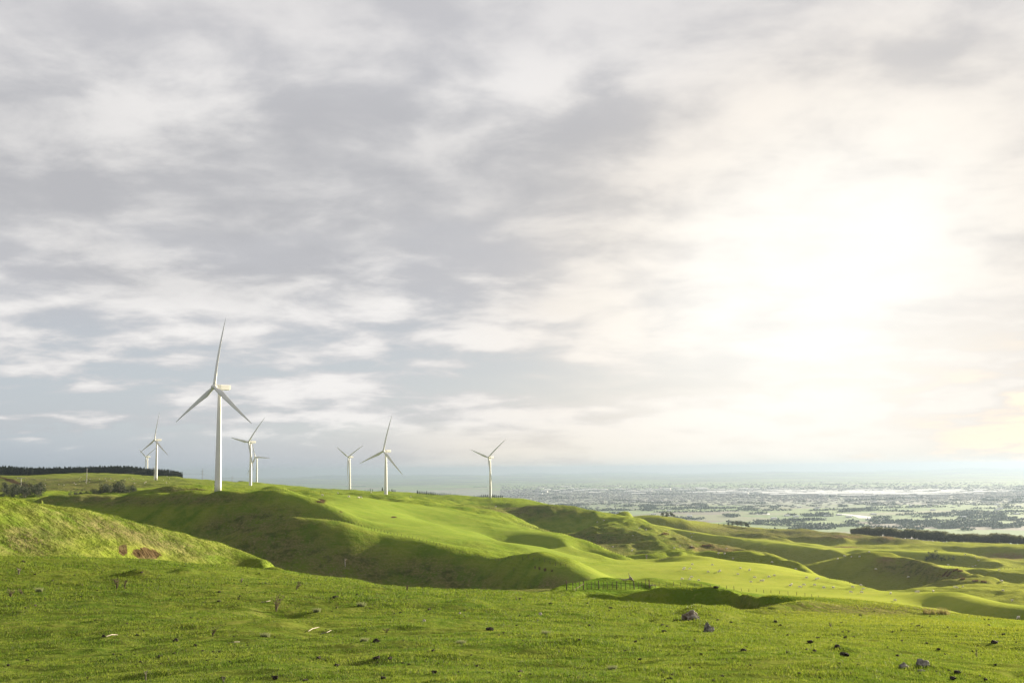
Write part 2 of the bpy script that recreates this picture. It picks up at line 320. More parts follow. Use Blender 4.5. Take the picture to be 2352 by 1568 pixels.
# hummocks and terracettes
cut = lambda wl: np.clip(wl/(GR*0.0053*1.6)-0.35, 0, 1)      # fade what the mesh cannot carry
calm = 1-0.75*np.clip(1.4*np.maximum(blob(760,1270,330,75,380,640,8), blob(420,1190,300,50,560,860)), 0, 1)
calm = np.minimum(calm, 1-0.88*np.clip(1.8*blob(2080,1395,480,50,100,520), 0, 1))
WZ += rough*calm*(1-near)*(fbm(WX/60, WY/60, 1, 3)*4.5*np.clip((GR-200)/300, 0, 1)*np.clip(GR/1200, 0.25, 1)
      + fbm(WX/17, WY/17, 3, 3)*2.2*cut(13)*np.clip((GR-90)/200, 0.15, 1) + fbm(WX/5, WY/5, 5, 2)*0.5*cut(4))
WZ += smooth*(1-near)*fbm(WX/90, WY/90, 2, 2)*1.3*np.clip((GR-300)/200, 0, 1)
WZ += np.clip(1.4*blob(1500,1232,280,42,840,1450,8), 0, 1)*(np.abs(fbm(WX/26, WY/26, 41, 3))*-5.0+fbm(WX/11, WY/11, 43, 2)*1.2)
WZ += np.clip(1.3*(blob(1900,1236,330,16,1450,2100)+blob(1000,1150,250,14,1150,2000)+blob(2160,1320,120,14,800,950)), 0, 1)*(fbm(WX/40, WY/40, 45, 3)*4.0)
lh = blob(250,1210,330,60,100,175)
WZ += near*(fbm(WX/9, WY/9, 7, 2)*0.36 + fbm(WX/2.4, WY/2.4, 8, 3)*0.15*cut(1.0) + np.maximum(fbm(WX/1.1, WY/1.1, 9, 2), 0)*0.09*cut(0.6))*np.clip(GR/25, 0.2, 1)
WZ += np.clip(lh*1.8, 0, 1)*(fbm(WX/6, WY/6, 12, 2)*0.35+fbm(WX/1.8, WY/1.8, 13, 3)*0.20)
WZ += blob(1600,1378,150,22,130,190)*(fbm(WX/4.5, WY/4.5, 14, 3)*1.3)
WZ += blob(1690,1378,65,24,130,190)*fbm(WX/3.2, WY/3.2, 17, 3)*1.7
# hollows and scars
def dent(cx, cy, sx, sy, r0, r1, dz, rot=0):
    global WZ
    WZ = WZ + dz*blob(cx, cy, sx, sy, r0, r1, rot)
dent(328,1278,44,5,100,160,-0.55); dent(322,1260,52,5,100,160,0.40); dent(1485,1420,20,6,60,100,-0.42); dent(1478,1406,22,4,60,100,0.22)
dent(1600,1410,30,7,60,96,0.45); dent(1645,1420,40,14,60,92,0.3); dent(1070,1388,42,5,60,92,0.28); dent(1260,1392,34,5,60,90,0.25)
dent(318,1321,34,3,60,95,0.35); dent(425,1314,30,3,60,95,0.35); dent(640,1400,60,8,40,75,-0.35); dent(560,1395,40,5,40,75,0.22)
dent(1850,1392,60,5,120,190,0.7); dent(2300,1435,40,6,110,170,-0.6); dent(1935,1508,30,7,30,60,0.12); dent(2330,1550,30,8,20,45,-0.15)
dent(2352,1412,60,8,400,450,-0.8)
TF = WZ/GR
def gz(x, y):
    a = math.atan2(x, y); uu = math.log(max(3.01, math.hypot(x, y)))
    fi = (a-AZ0)/(AZ1-AZ0)*(NA-1); fj = (uu-U0)/(U1-U0)*(NU-1)
    i = min(max(int(fi), 0), NA-2); j = min(max(int(fj), 0), NU-2); fi -= i; fj -= j
    fi = min(max(fi, 0), 1); fj = min(max(fj, 0), 1)
    return (WZ[i, j]*(1-fi)+WZ[i+1, j]*fi)*(1-fj)+(WZ[i, j+1]*(1-fi)+WZ[i+1, j+1]*fi)*fj
def at(px, r): 
    a, _ = ray(px, 1250); x, y = r*math.sin(a), r*math.cos(a)
    return Vector((x, y, gz(x, y)))
RR = np.exp(fu)
def hit(px, py, rmin=12.0, rmax=5000.0):         # where the line of sight meets the land
    for _ in range(60):
        a, t = ray(px, py)
        i = int(round((a-AZ0)/(AZ1-AZ0)*(NA-1))); col = TF[i]
        m = (RR >= rmin) & (RR <= rmax) & (col >= t)
        if m.any():
            r = RR[np.argmax(m)]; x, y = r*math.sin(a), r*math.cos(a)
            return Vector((x, y, gz(x, y)))
        py += 1.0
    r = 1500; return Vector((r*math.sin(a), r*math.cos(a), t*r))

# ------------------------------------------------------------------ masks for what grows where; the dry one also paints shade
def clip01(v): return np.clip(v, 0, 1)
dry = np.zeros_like(GR)  # brown dry cover, also laid on shaded faces to darken their albedo
for b in [(640,1262,150,60,400,600,8),(800,1300,150,45,400,600,8),(1000,1320,150,35,400,600,8),(1180,1335,190,30,300,480,5),(440,1145,150,12,600,760),(560,1200,160,40,420,700),(250,1150,150,12,600,1000),(900,1250,110,30,420,540),
          (60,1235,100,40,100,160),(300,1225,220,25,110,160,12),(520,1280,120,15,100,140,20),(640,1300,40,14,90,120),(1330,1250,160,45,900,1300),(1640,1255,120,22,1000,1300,14),(2080,1300,140,30,800,1000,12),
          (1200,1172,120,14,1250,1500),(1900,1225,260,14,1600,2100),(2050,1238,80,9,1600,1900),(1570,1385,140,20,125,165),(1700,1215,120,10,1700,2100),(150,1115,260,24,1200,2300),(420,1125,60,6,790,860),(2000,1400,300,12,120,185)]:
    dry = np.maximum(dry, blob(*b))
dry = clip01(dry*1.2)
earth = np.zeros_like(GR)
for b in [(338,1269,36,6,100,160),(283,1264,10,9,100,160,30),(445,1126,24,6,800,860),(736,1151,13,3,680,900),(779,1174,11,3,700,900),(905,1187,6,1.5,700,950),(45,1110,60,3,1400,2100,16),
          (1638,1349,10,3,150,185),(1245,1308,30,1.6,430,520,10)]:
    earth = np.maximum(earth, blob(*b))
earth = clip01(earth*1.6)
red = np.zeros_like(GR)
for b in [(1652,1263,28,5,950,1200,5),(1690,1269,30,4,950,1200,8),(2035,1282,20,6,950,1050),(2320,1277,45,4,1200,1700),(2170,1318,16,3,850,960),(2200,1325,14,3,850,960),(1935,1233,40,3,1700,2100),(2040,1233,16,3,1650,1800),(1938,1255,30,3,1400,1650),(1610,1256,14,3,950,1200),(1815,1287,14,2,900,1100)]:
    red = np.maximum(red, blob(*b))
red = clip01(red*1.5)
wet = clip01(1.5*np.maximum(np.maximum(blob(1780,1372,110,9,200,440,4), blob(1380,1345,110,18,175,230)), blob(1850,1378,60,8,200,440)))

# ------------------------------------------------------------------ materials
def mat(name): 
    m = bpy.data.materials.new(name); m.use_nodes = True; t = NT(m.node_tree); t.n.clear()
    o = t.new('ShaderNodeOutputMaterial'); return m, t, o
def simple(name, col, rough=0.7, var=0.25, scale=3.0, bump=0.0, metal=0.0, spec=0.3, col2=None, trans=0.0):
    m, t, o = mat(name); b = t.new('ShaderNodeBsdfPrincipled')
    tcn = t.new('ShaderNodeTexCoord'); nz = t.noise(tcn.outputs['Object'], scale, 5, 0.6)
    c2 = col2 or tuple(c*(1-var) for c in col); c1 = tuple(min(1, c*(1+var*0.6)) for c in col)
    t.l.new(t.mix(t.ss(nz, 0.35, 0.65), c2, c1), b.inputs['Base Color'])
    b.inputs['Roughness'].default_value = rough; b.inputs['Metallic'].default_value = metal; b.inputs['Specular IOR Level'].default_value = spec
    if bump:
        bn = t.new('ShaderNodeBump'); bn.inputs['Strength'].default_value = bump; bn.inputs['Distance'].default_value = 0.05
        t.l.new(nz, bn.inputs['Height']); t.l.new(bn.outputs[0], b.inputs['Normal'])
    if trans:
        tr = t.new('ShaderNodeBsdfTranslucent'); tr.inputs[0].default_value = (*[min(1, c*1.6) for c in col], 1)
        mx = t.new('ShaderNodeMixShader'); mx.inputs[0].default_value = trans
        t.l.new(b.outputs[0], mx.inputs[1]); t.l.new(tr.outputs[0], mx.inputs[2]); t.l.new(mx.outputs[0], o.inputs[0])
    else: t.l.new(b.outputs[0], o.inputs[0])
    return m
def land_material():
    m, t, o = mat('pasture'); geo = t.new('ShaderNodeNewGeometry'); pos = geo.outputs['Position']
    def attr(nm): 
        a = t.new('ShaderNodeAttribute'); a.attribute_name = nm; s = t.new('ShaderNodeSeparateColor'); t.l.new(a.outputs['Color'], s.inputs[0]); return s.outputs
    dryShadeA, earthA, redA = attr('cover')[0:3]; wetA, smA, nearA = attr('cover2')[0:3]
    nb = t.noise(pos, 0.012, 4, 0.6); nm = t.noise(pos, 0.09, 5, 0.62); nf = t.noise(pos, 0.9, 5, 0.65); nff = t.noise(pos, 6.0, 4, 0.7)
    green = t.mix(t.ss(nm, 0.35, 0.65), (0.066, 0.106, 0.014), (0.122, 0.150, 0.024))
    green = t.mix(t.m('MULTIPLY', t.ss(nb, 0.42, 0.62), 0.6), green, (0.125, 0.165, 0.022))
    field = t.mix(t.ss(nm, 0.3, 0.7), (0.105, 0.152, 0.026), (0.134, 0.172, 0.034))
    spx = t.new('ShaderNodeSeparateXYZ'); t.l.new(pos, spx.inputs[0])
    field = t.mix(t.ss(spx.outputs[0], -20.0, 130.0), field, t.mix(t.ss(nm, 0.3, 0.7), (0.160, 0.192, 0.036), (0.198, 0.218, 0.046)))  # fields lighter and yellower to the right: sun glare painted into the albedo
    green = t.mix(t.m('MULTIPLY', t.ss(spx.outputs[0], 40.0, 300.0), 0.6), green, (0.165, 0.168, 0.042))  # rougher pasture gets the same glare in its colour
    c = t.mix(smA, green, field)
    brown = t.mix(t.ss(nf, 0.35, 0.65), (0.055, 0.050, 0.028), (0.145, 0.125, 0.062))
    mott = t.m('ADD', t.m('MULTIPLY', nf, 0.5), t.m('MULTIPLY', nm, 0.5))
    fdryShade = t.m('MULTIPLY', dryShadeA, t.ss(mott, 0.36, 0.56), None, True)
    c = t.mix(t.m('MULTIPLY', fdryShade, 0.80), c, brown)  # brown of dry growth, doubling as painted shade on the dark slopes
    c = t.mix(t.m('MULTIPLY', t.m('MULTIPLY', dryShadeA, t.ss(t.noise(pos, 0.16, 5, 0.7), 0.50, 0.62)), 0.6), c, (0.030, 0.040, 0.014))
    sp = t.m('MULTIPLY', t.ss(nf, 0.58, 0.72), t.m('SUBTRACT', 1.0, smA)); c = t.mix(t.m('MULTIPLY', sp, 0.40), c, (0.20, 0.19, 0.08))
    c = t.mix(t.m('MULTIPLY', t.ss(nff, 0.50, 0.75), 0.35), c, (0.13, 0.14, 0.05))
    c = t.mix(t.m('MULTIPLY', wetA, 0.38), c, (0.065, 0.150, 0.012))
    c = t.mix(t.m('MULTIPLY', redA, t.ss(t.noise(pos, 0.35, 4, 0.7), 0.40, 0.55)), c, (0.175, 0.120, 0.065))
    c = t.mix(t.m('MULTIPLY', nearA, 0.65), c, t.mix(t.ss(nf, 0.4, 0.6), (0.030, 0.052, 0.009), (0.075, 0.082, 0.022)))
    soil = t.mix(t.ss(nf, 0.3, 0.7), (0.030, 0.021, 0.011), (0.080, 0.057, 0.030))
    c = t.mix(t.ss(t.m('ADD', earthA, t.m('MULTIPLY', t.m('SUBTRACT', nf, 0.5), 1.6)), 0.45, 0.60), c, soil)
    b = t.new('ShaderNodeBsdfPrincipled'); t.l.new(c, b.inputs['Base Color']); b.inputs['Roughness'].default_value = 1.0; b.inputs['Specular IOR Level'].default_value = 0.0
    hgt = t.m('ADD', t.m('MULTIPLY', t.noise(pos, 0.22, 5, 0.62), 3.2), t.m('MULTIPLY', nf, 0.55))
    hgt = t.m('ADD', hgt, t.m('MULTIPLY', nff, 0.05))
    spn = t.new('ShaderNodeSeparateXYZ'); t.l.new(geo.outputs['Normal'], spn.inputs[0])
    steep = t.m('MULTIPLY', t.ss(spn.outputs[2], 0.985, 0.94), t.m('SUBTRACT', 1.0, smA))
    terr = t.m('SINE', t.m('ADD', t.m('MULTIPLY', spx.outputs[2], 4.2), t.m('MULTIPLY', t.noise(pos, 0.05, 3, 0.6), 22.0)))
    hgt = t.m('ADD', hgt, t.m('MULTIPLY', t.m('MULTIPLY', terr, steep), 0.13))
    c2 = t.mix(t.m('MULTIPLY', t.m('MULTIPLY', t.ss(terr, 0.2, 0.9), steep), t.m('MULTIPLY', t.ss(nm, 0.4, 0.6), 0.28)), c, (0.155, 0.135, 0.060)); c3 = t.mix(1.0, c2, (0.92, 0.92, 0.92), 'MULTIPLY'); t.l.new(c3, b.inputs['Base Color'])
    bn = t.new('ShaderNodeBump'); bn.inputs['Distance'].default_value = 1.0
    t.l.new(t.m('SUBTRACT', t.m('SUBTRACT', 0.85, t.m('MULTIPLY', smA, 0.68)), t.m('MULTIPLY', nearA, 0.5)), bn.inputs['Strength']); t.l.new(hgt, bn.inputs['Height']); t.l.new(bn.outputs[0], b.inputs['Normal'])
    gl = t.new('ShaderNodeBsdfGlossy'); gl.inputs['Roughness'].default_value = 0.78; t.l.new(t.mix(1.0, c, (2.8, 2.7, 2.0), 'MULTIPLY'), gl.inputs['Color'])
    mx = t.new('ShaderNodeMixShader'); t.l.new(t.m('MULTIPLY', 0.17, t.m('SUBTRACT', 1.0, t.m('MAXIMUM', t.m('MAXIMUM', earthA, wetA), t.m('MAXIMUM', redA, t.m('MULTIPLY', dryShadeA, 0.6))), None, True)), mx.inputs[0]); t.l.new(b.outputs[0], mx.inputs[1]); t.l.new(gl.outputs[0], mx.inputs[2])
    t.l.new(mx.outputs[0], o.inputs[0])
    return m
M_LAND = land_material()
def grid_obj(name, i0, j0, j1):
    X, Y, Zz = WX[:, j0:j1], WY[:, j0:j1], WZ[:, j0:j1]
    na, nu = X.shape
    co = np.stack([X, Y, Zz], -1).reshape(-1, 3).astype(np.float32)
    idx = np.arange(na*nu).reshape(na, nu)
    q = np.stack([idx[:-1, :-1], idx[:-1, 1:], idx[1:, 1:], idx[1:, :-1]], -1).reshape(-1, 4)
    q = q[:, ::-1]
    me = bpy.data.meshes.new(name); me.vertices.add(len(co)); me.vertices.foreach_set('co', co.ravel())
    me.loops.add(q.size); me.loops.foreach_set('vertex_index', q.ravel().astype(np.int32))
    me.polygons.add(len(q)); me.polygons.foreach_set('loop_start', np.arange(0, q.size, 4, dtype=np.int32))
    me.update(calc_edges=True); me.polygons.foreach_set('use_smooth', np.ones(len(q), bool))
    for nm, ch in (('cover', (dry, earth, red)), ('cover2', (wet, smooth, near))):
        ca_ = me.color_attributes.new(nm, 'FLOAT_COLOR', 'POINT')
        arr = np.ones((na*nu, 4), np.float32)
        for k in range(3): arr[:, k] = ch[k][:, j0:j1].ravel()
        ca_.data.foreach_set('color', arr.ravel())
    me.materials.append(M_LAND)
    if me.polygons[0].normal.z < 0: me.flip_normals()
    o = bpy.data.objects.new(name, me); C.objects.link(o); o['kind'] = 'structure'
    return o
JS = int(np.searchsorted(fu, math.log(128.0)))
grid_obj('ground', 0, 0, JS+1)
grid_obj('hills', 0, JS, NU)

# ------------------------------------------------------------------ mesh helpers
def link(name, me, m=None, parent=None, loc=None):
    if m is not None: me.materials.append(m)
    o = bpy.data.objects.new(name, me); C.objects.link(o)
    if parent is not None: o.parent = parent
    if loc is not None: o.location = loc
    return o
def tag(o, label=None, cat=None, group=None, kind=None):
    if label: o['label'] = label
    if cat: o['category'] = cat
    if group: o['group'] = group
    if kind: o['kind'] = kind
    return o
def root(name, loc, rz=0, **k):
    o = bpy.data.objects.new(name, None); C.objects.link(o); o.location = loc; o.rotation_euler.z = rz; o.empty_display_size = 0.5
    return tag(o, **k)
class MB:
    def __init__(s): s.v = []; s.f = []
    def add(s, vs, fs):
        b = len(s.v); s.v += [tuple(x) for x in vs]; s.f += [tuple(i+b for i in f) for f in fs]
    def tube(s, pts, rads, seg=8, cap=True):
        pts = [Vector(p) for p in pts]; vs = []; fs = []; up = None
        for i, p in enumerate(pts):
            d = (pts[min(i+1, len(pts)-1)]-pts[max(i-1, 0)]).normalized()
            ref = Vector((0, 0, 1)) if abs(d.z) < 0.95 else Vector((1, 0, 0))
            if up is None: up = (ref-d*ref.dot(d)).normalized()
            else: up = (up-d*up.dot(d)).normalized()
            sx = d.cross(up)
            for k in range(seg):
                an = 2*math.pi*k/seg; vs.append(p+(up*math.cos(an)+sx*math.sin(an))*rads[i])
        for i in range(len(pts)-1):
            for k in range(seg): fs.append((i*seg+k, i*seg+(k+1) % seg, (i+1)*seg+(k+1) % seg, (i+1)*seg+k))
        if cap: fs += [tuple(range(seg))[::-1], tuple(range((len(pts)-1)*seg, len(pts)*seg))]
        s.add(vs, fs)
    def box(s, c, d, rot=None):
        vs = [Vector(((i & 1)-.5, ((i >> 1) & 1)-.5, (i >> 2)-.5)) for i in range(8)]
        vs = [Vector((v.x*d[0], v.y*d[1], v.z*d[2])) for v in vs]
        if rot is not None: vs = [rot @ v for v in vs]
        s.add([v+Vector(c) for v in vs], [(0,2,3,1),(4,5,7,6),(0,1,5,4),(2,6,7,3),(0,4,6,2),(1,3,7,5)])
    def mesh(s, name, smooth=False):
        me = bpy.data.meshes.new(name); me.from_pydata(s.v, [], s.f); me.update()
        if smooth: me.polygons.foreach_set('use_smooth', [True]*len(me.polygons))
        return me
    def build(s, name, m, parent=None, smooth=False, loc=None): return link(name, s.mesh(name, smooth), m, parent, loc)
def copy_tree(o, parent=None):
    c = o.copy(); C.objects.link(c)
    if parent is not None: c.parent = parent
    for ch in list(o.children): copy_tree(ch, c)
    return c
def blobmesh(name, rad, amp, seed, sub=3, sc=(1, 1, 1), freq=1.6):
    bm = bmesh.new(); bmesh.ops.create_icosphere(bm, subdivisions=sub, radius=1.0)
    from mathutils import noise as mn
    for v in bm.verts:
        p = v.co.copy(); d = 1 + amp*mn.noise(p*freq+Vector((seed*3.1, seed, 0))) + amp*0.45*mn.noise(p*freq*2.7+Vector((0, seed*5.3, 1)))
        v.co = Vector((p.x*sc[0], p.y*sc[1], p.z*sc[2]))*d*rad
    me = bpy.data.meshes.new(name); bm.to_mesh(me); bm.free(); return me
def skinmesh(name, verts, edges, radii, sub=1):
    me = bpy.data.meshes.new(name+'_skel'); me.from_pydata(verts, edges, []); me.update()
    o = bpy.data.objects.new(name+'_skel', me); C.objects.link(o)
    md = o.modifiers.new('skin', 'SKIN'); md.use_smooth_shade = True
    for i, sv in enumerate(me.skin_vertices[0].data):
        r_ = radii[i]; sv.radius = (r_, r_) if not isinstance(r_, tuple) else r_; sv.use_root = (i == 0)
    ms = o.modifiers.new('sub', 'SUBSURF'); ms.levels = sub; ms.render_levels = sub
    dg = bpy.context.evaluated_depsgraph_get(); ev = o.evaluated_get(dg)
    res = bpy.data.meshes.new_from_object(ev); res.name = name
    bpy.data.objects.remove(o); bpy.data.meshes.remove(me)
    return res

# ------------------------------------------------------------------ wind turbines
M_WHITE = simple('turbine_paint', (0.62, 0.61, 0.58), 0.45, 0.06, 0.15, spec=0.4)
M_DARK = simple('dark_metal', (0.04, 0.04, 0.045), 0.5, 0.2, 2)
M_GREY = simple('grey_metal', (0.30, 0.30, 0.30), 0.5, 0.2, 2)
def tower_mesh():
    b = MB(); prof = [(0, 2.15), (5, 2.10), (10, 2.02), (20, 1.86), (31, 1.68), (42, 1.50), (52, 1.33), (60, 1.20), (63.6, 1.15)]
    b.tube([(0, 0, z) for z, _ in prof], [r_ for _, r_ in prof], 40); me = b.mesh('tower', False)
    for p in me.polygons: p.use_smooth = len(p.vertices) == 4
    return me
def blade_mesh():
    vs = []; fs = []; N = 30; S = 18; Lb = 44.0
    for i in range(N):
        f = i/(N-1); z = 0.9+Lb*f
        rd = 0.95                                      # root circle radius
        ch = 3.6*(1-f)**0.85*(1.0) + 0.35 if f > 0.16 else 1.9+(3.6*(0.84)**0.85+0.35-1.9)*(f/0.16)**1.3
        if f > 0.97: ch *= (1-f)/0.03*0.8+0.2
        thick = 1.0 if f < 0.03 else max(0.16, 1.0-(f-0.03)/0.18*0.72) if f < 0.24 else 0.26-0.14*(f-0.24)
        ch = max(ch, 0.12); tw = R(16*(1-f)**2.0+2)
        pre = -0.4*f+2.6*f*f                            # blade bends back toward the tower
        for k in range(S):
            an = 2*math.pi*k/S; cx = math.cos(an); sy = math.sin(an)
            blend = min(1, f/0.16)
            xx = cx*0.5*ch + (-0.16*ch*blend); w_ = 1-0.45*blend*(1-cx)/2*1.0
            yy = sy*0.5*ch*thick*w_
            if f < 0.03: xx, yy = cx*rd, sy*rd
            x2 = xx*math.cos(tw)-yy*math.sin(tw); y2 = xx*math.sin(tw)+yy*math.cos(tw)
            vs.append((y2-pre, x2, z))                  # rotor axis is local x, chord lies in the rotor plane
    for i in range(N-1):
        for k in range(S): fs.append((i*S+k, i*S+(k+1) % S, (i+1)*S+(k+1) % S, (i+1)*S+k))
    fs.append(tuple(range((N-1)*S, N*S))); fs.append(tuple(range(S))[::-1])
    b = MB(); b.add(vs, fs); return b.mesh('blade', True)
def nacelle_mesh():
    bm = bmesh.new()
    secs = [(2.9, 1.35, -1.25, 1.45), (2.4, 1.6, -1.5, 1.85), (0, 1.75, -1.7, 2.0), (-7.0, 1.75, -1.7, 2.0), (-8.2, 1.7, -1.0, 1.95)]
    rings = []
    for x, hw, z0, z1 in secs:
        pts = []
        rr = 0.35
        for (sy, zz, cz) in ((1, z0, 1), (1, z1, -1), (-1, z1, -1), (-1, z0, 1)):
            cy = sy*(hw-rr); c_z = zz+cz*rr
            base = {(1, 1): -90, (1, -1): 0, (-1, -1): 90, (-1, 1): 180}[(sy, cz)]
            for q in range(4):
                an = R(base+q*30); pts.append((x, cy+rr*math.cos(an), c_z+rr*math.sin(an)))
        rings.append([bm.verts.new(p) for p in pts])
    for r0, r1 in zip(rings, rings[1:]):
        n_ = len(r0)
        for k in range(n_): bm.faces.new((r0[k], r0[(k+1) % n_], r1[(k+1) % n_], r1[k]))
    bm.faces.new(rings[0][::-1]); bm.faces.new(rings[-1]); bmesh.ops.recalc_face_normals(bm, faces=bm.faces)
    me = bpy.data.meshes.new('nacelle'); bm.to_mesh(me); bm.free(); return me
def hub_mesh():
    b = MB(); prof = [(-1.3, 1.35), (-0.9, 1.6), (0, 1.72), (0.8, 1.6), (1.5, 1.2), (2.0, 0.75), (2.3, 0.3), (2.36, 0.05)]
    b.tube([(x, 0, 0) for x, _ in prof], [r_ for _, r_ in prof], 28); return b.mesh('hub', True)
def make_turbine():
    t = root('wind_turbine', (0, 0, 0))
    tw = link('tower', tower_mesh(), M_WHITE, t)
    nc = link('nacelle', nacelle_mesh(), M_WHITE, t)
    b = MB(); b.tube([(-5.0, -0.6, 1.9), (-5.0, -0.6, 3.4)], [0.06, 0.04], 6); b.tube([(-5.0,-0.6,2.9),(-5.0,-0.1,2.9)], [0.04,0.04], 5); b.build('wind_vane', M_GREY, nc)
    b = MB(); b.tube([(-6.6, 0.5, 1.9), (-6.6, 0.5, 3.2)], [0.06, 0.04], 6); b.box((-6.6, 0.5, 3.2), (0.3, 0.3, 0.15)); b.build('anemometer', M_GREY, nc)
    hb = link('hub', hub_mesh(), M_WHITE, t)
    bm_ = blade_mesh(); bm_.materials.append(M_WHITE)
    for k in range(3): link('blade', bm_, None, t)
    return t
HEAD = R(-128.5); TILT = R(-5.5)
proto = make_turbine()
tl = ['nearest and tallest white wind turbine, its base on the grassy mound left of centre', 'white wind turbine standing behind the smooth green ridge, right of the centre pair', 'rightmost white wind turbine, before a low dark pine belt',
      'white turbine before the right half of the dark pine forest, its whole tower in view', 'white wind turbine just right of the tallest one, one blade hanging down its tower', 'small far turbine half hidden behind its larger neighbour',
      'small far turbine rising from behind the dark pine forest, tower foot hidden', 'smaller white turbine left of the skyline conifer clumps, two blades raised in a V']
turbines = []
order = sorted(range(8), key=lambda i: 0 if i == 0 else 1)
for i, (hx, hy, r, th, by) in enumerate(TURB):
    t = proto if i == 0 else copy_tree(proto)
    a, tt = ray(hx, hy); hubp = Vector((r*math.sin(a), r*math.cos(a), r*tt))
    ax = Vector((math.cos(HEAD), math.sin(HEAD), 0)); bx = hubp-ax*4.3
    g0 = gz(bx.x, bx.y)-0.25; t.location = (bx.x, bx.y, g0); t.rotation_euler.z = HEAD
    hh = hubp.z-g0
    nb = 0
    for ch in t.children:
        kn = ch.name.split('.')[0]
        if kn == 'tower': ch.scale.z = (hh-1.5)/63.6
        elif kn == 'nacelle': ch.location = (0.15, 0, hh); ch.scale = (0.92, 0.9, 0.86)
        elif kn == 'hub': ch.matrix_local = Matrix.Translation((4.3, 0, hh+0.1)) @ Matrix.Rotation(TILT, 4, 'Y')
        elif kn == 'blade':
            # seen from the camera side the phase runs clockwise
            ch.matrix_local = Matrix.Translation((4.3, 0, hh+0.1)) @ Matrix.Rotation(TILT, 4, 'Y') @ Matrix.Rotation(-R(th+120*nb), 4, 'X'); nb += 1
    tag(t, tl[i], 'wind turbine', 'white three-bladed wind turbines on the ridges'); turbines.append(t)
# the near turbine shows vents, door and steps at its foot
t0 = turbines[0]; left = math.pi + 0  # local frame: find the direction facing the camera's left
def tower_local(world_ang, z, rad):
    la = world_ang-HEAD; return Vector((math.cos(la)*rad, math.sin(la)*rad, z)), la
for zz in (1.2, 3.4, 5.2, 7.0):
    b = MB(); p, la = tower_local(R(-148), zz, 2.0); b.box(p, (0.25, 0.9, 0.55), Matrix.Rotation(la, 3, 'Z')); b.build('vent', M_DARK, t0)
p, la = tower_local(R(-170), 1.6, 2.02); dmb = MB(); dmb.box((0, 0, 0), (0.3, 0.9, 2.2)); d_ = dmb.build('door', M_GREY, t0); d_.location = p; d_.rotation_euler.z = la
st = MB()
for k in range(6):
    p, la = tower_local(R(-170), 1.0-0.18*k, 2.6+0.32*k); st.box(p, (0.32, 1.1, 0.08), Matrix.Rotation(la, 3, 'Z'))
for s in (-0.55, 0.55):
    q = [tower_local(R(-170), 2.0-0.18*k, 2.6+0.32*k)[0] for k in (0, 5)]; off = Vector((-math.sin(la)*s, math.cos(la)*s, 0))
    st.tube([q[0]+off, q[1]+off], [0.04, 0.04], 6); st.tube([q[1]+off, q[1]+off-Vector((0, 0, 1.2))], [0.04, 0.04], 6)
st.build('steps', M_GREY, t0)

# ------------------------------------------------------------------ power poles and lines
M_POLE = simple('pole_concrete', (0.42, 0.41, 0.39), 0.8, 0.15, 1)
M_POLED = simple('pole_timber', (0.12, 0.11, 0.10), 0.8, 0.2, 1)
M_WIRE = simple('wire', (0.05, 0.05, 0.05), 1.0, 0.1, 1, spec=0.0)
poles = []
def pole(px, ytop, ybase, r, m, lab, arms=(0.35, 0.62), w=0.30):
    p = at(px, r); a, t1 = ray(px, ytop); h = r*t1-p.z
    o = root('power_pole', p, -a, label=lab, cat='power pole', group='power poles crossing the far hills')
    b = MB(); b.tube([(0, 0, -0.5), (0, 0, h)], [w*1.2, w*0.8], 8); b.build('pole', m, o)
    tips = []
    for f in arms:
        z = h*(1-f*0.6); L_ = 3.4 if f > 0.5 or len(arms) == 1 else 2.6
        c = MB(); c.box((0, 0, z), (L_*2, 0.25, 0.28)); ca_ = c.build('crossarm', m, o)
        for s in (-1, 1):
            d = MB(); d.tube([(s*(L_-0.2), 0, z+0.1), (s*(L_-0.2), 0, z+0.6)], [0.12, 0.09], 6); d.build('insulator', M_GREY, ca_)
        tips.append(z)
    poles.append((Vector(p), -a, h, tips)); return o
pole(43, 1097.5, 1134, 1180, M_POLE, 'pale power pole rising from the dark scrub at the far left', (0.0001,), 0.32)
pole(194.5, 1075, 1104, 1650, M_POLE, 'pale power pole on the far left hill in front of the pine forest', (0.75,), 0.34)
pole(350, 1069, 1099, 1950, M_POLE, 'thin pale power pole just left of the turbine by the pine forest', (0.3, 0.3001), 0.32)
pole(461.5, 1075, 1101.5, 2200, M_POLED, 'dark two-armed power pole on the skyline left of the tallest turbine', (0.42, 0.8), 0.34)
pole(530.5, 1092, 1106, 2310, M_POLED, 'tiny dark power pole on the skyline between the two turbines', (0.5,), 0.28)
for k, (A_, B_) in enumerate(((0, 1), (1, 2), (2, 3), (3, 4))):
    b = MB()
    pa, ra, ha, ta = poles[A_]; pb, rb, hb_, tb = poles[B_]
    for s in (-1, 1):
        p0 = pa+Vector((math.cos(ra)*3*s, math.sin(ra)*3*s, ta[-1]+0.6)); p1 = pb+Vector((math.cos(rb)*3*s, math.sin(rb)*3*s, tb[-1]+0.6))
        pts = [p0.lerp(p1, f/14)-Vector((0, 0, 4.5*4*(f/14)*(1-f/14))) for f in range(15)]
        b.tube(pts, [0.055]*15, 4)
    tag(b.build('power_line', M_WIRE), ['sagging power line from the leftmost pale pole to the next', 'sagging power line crossing in front of the pine forest', 'power line running past the turbine to the dark two-armed pole', 'power line between the two dark skyline poles'][k], 'power line')

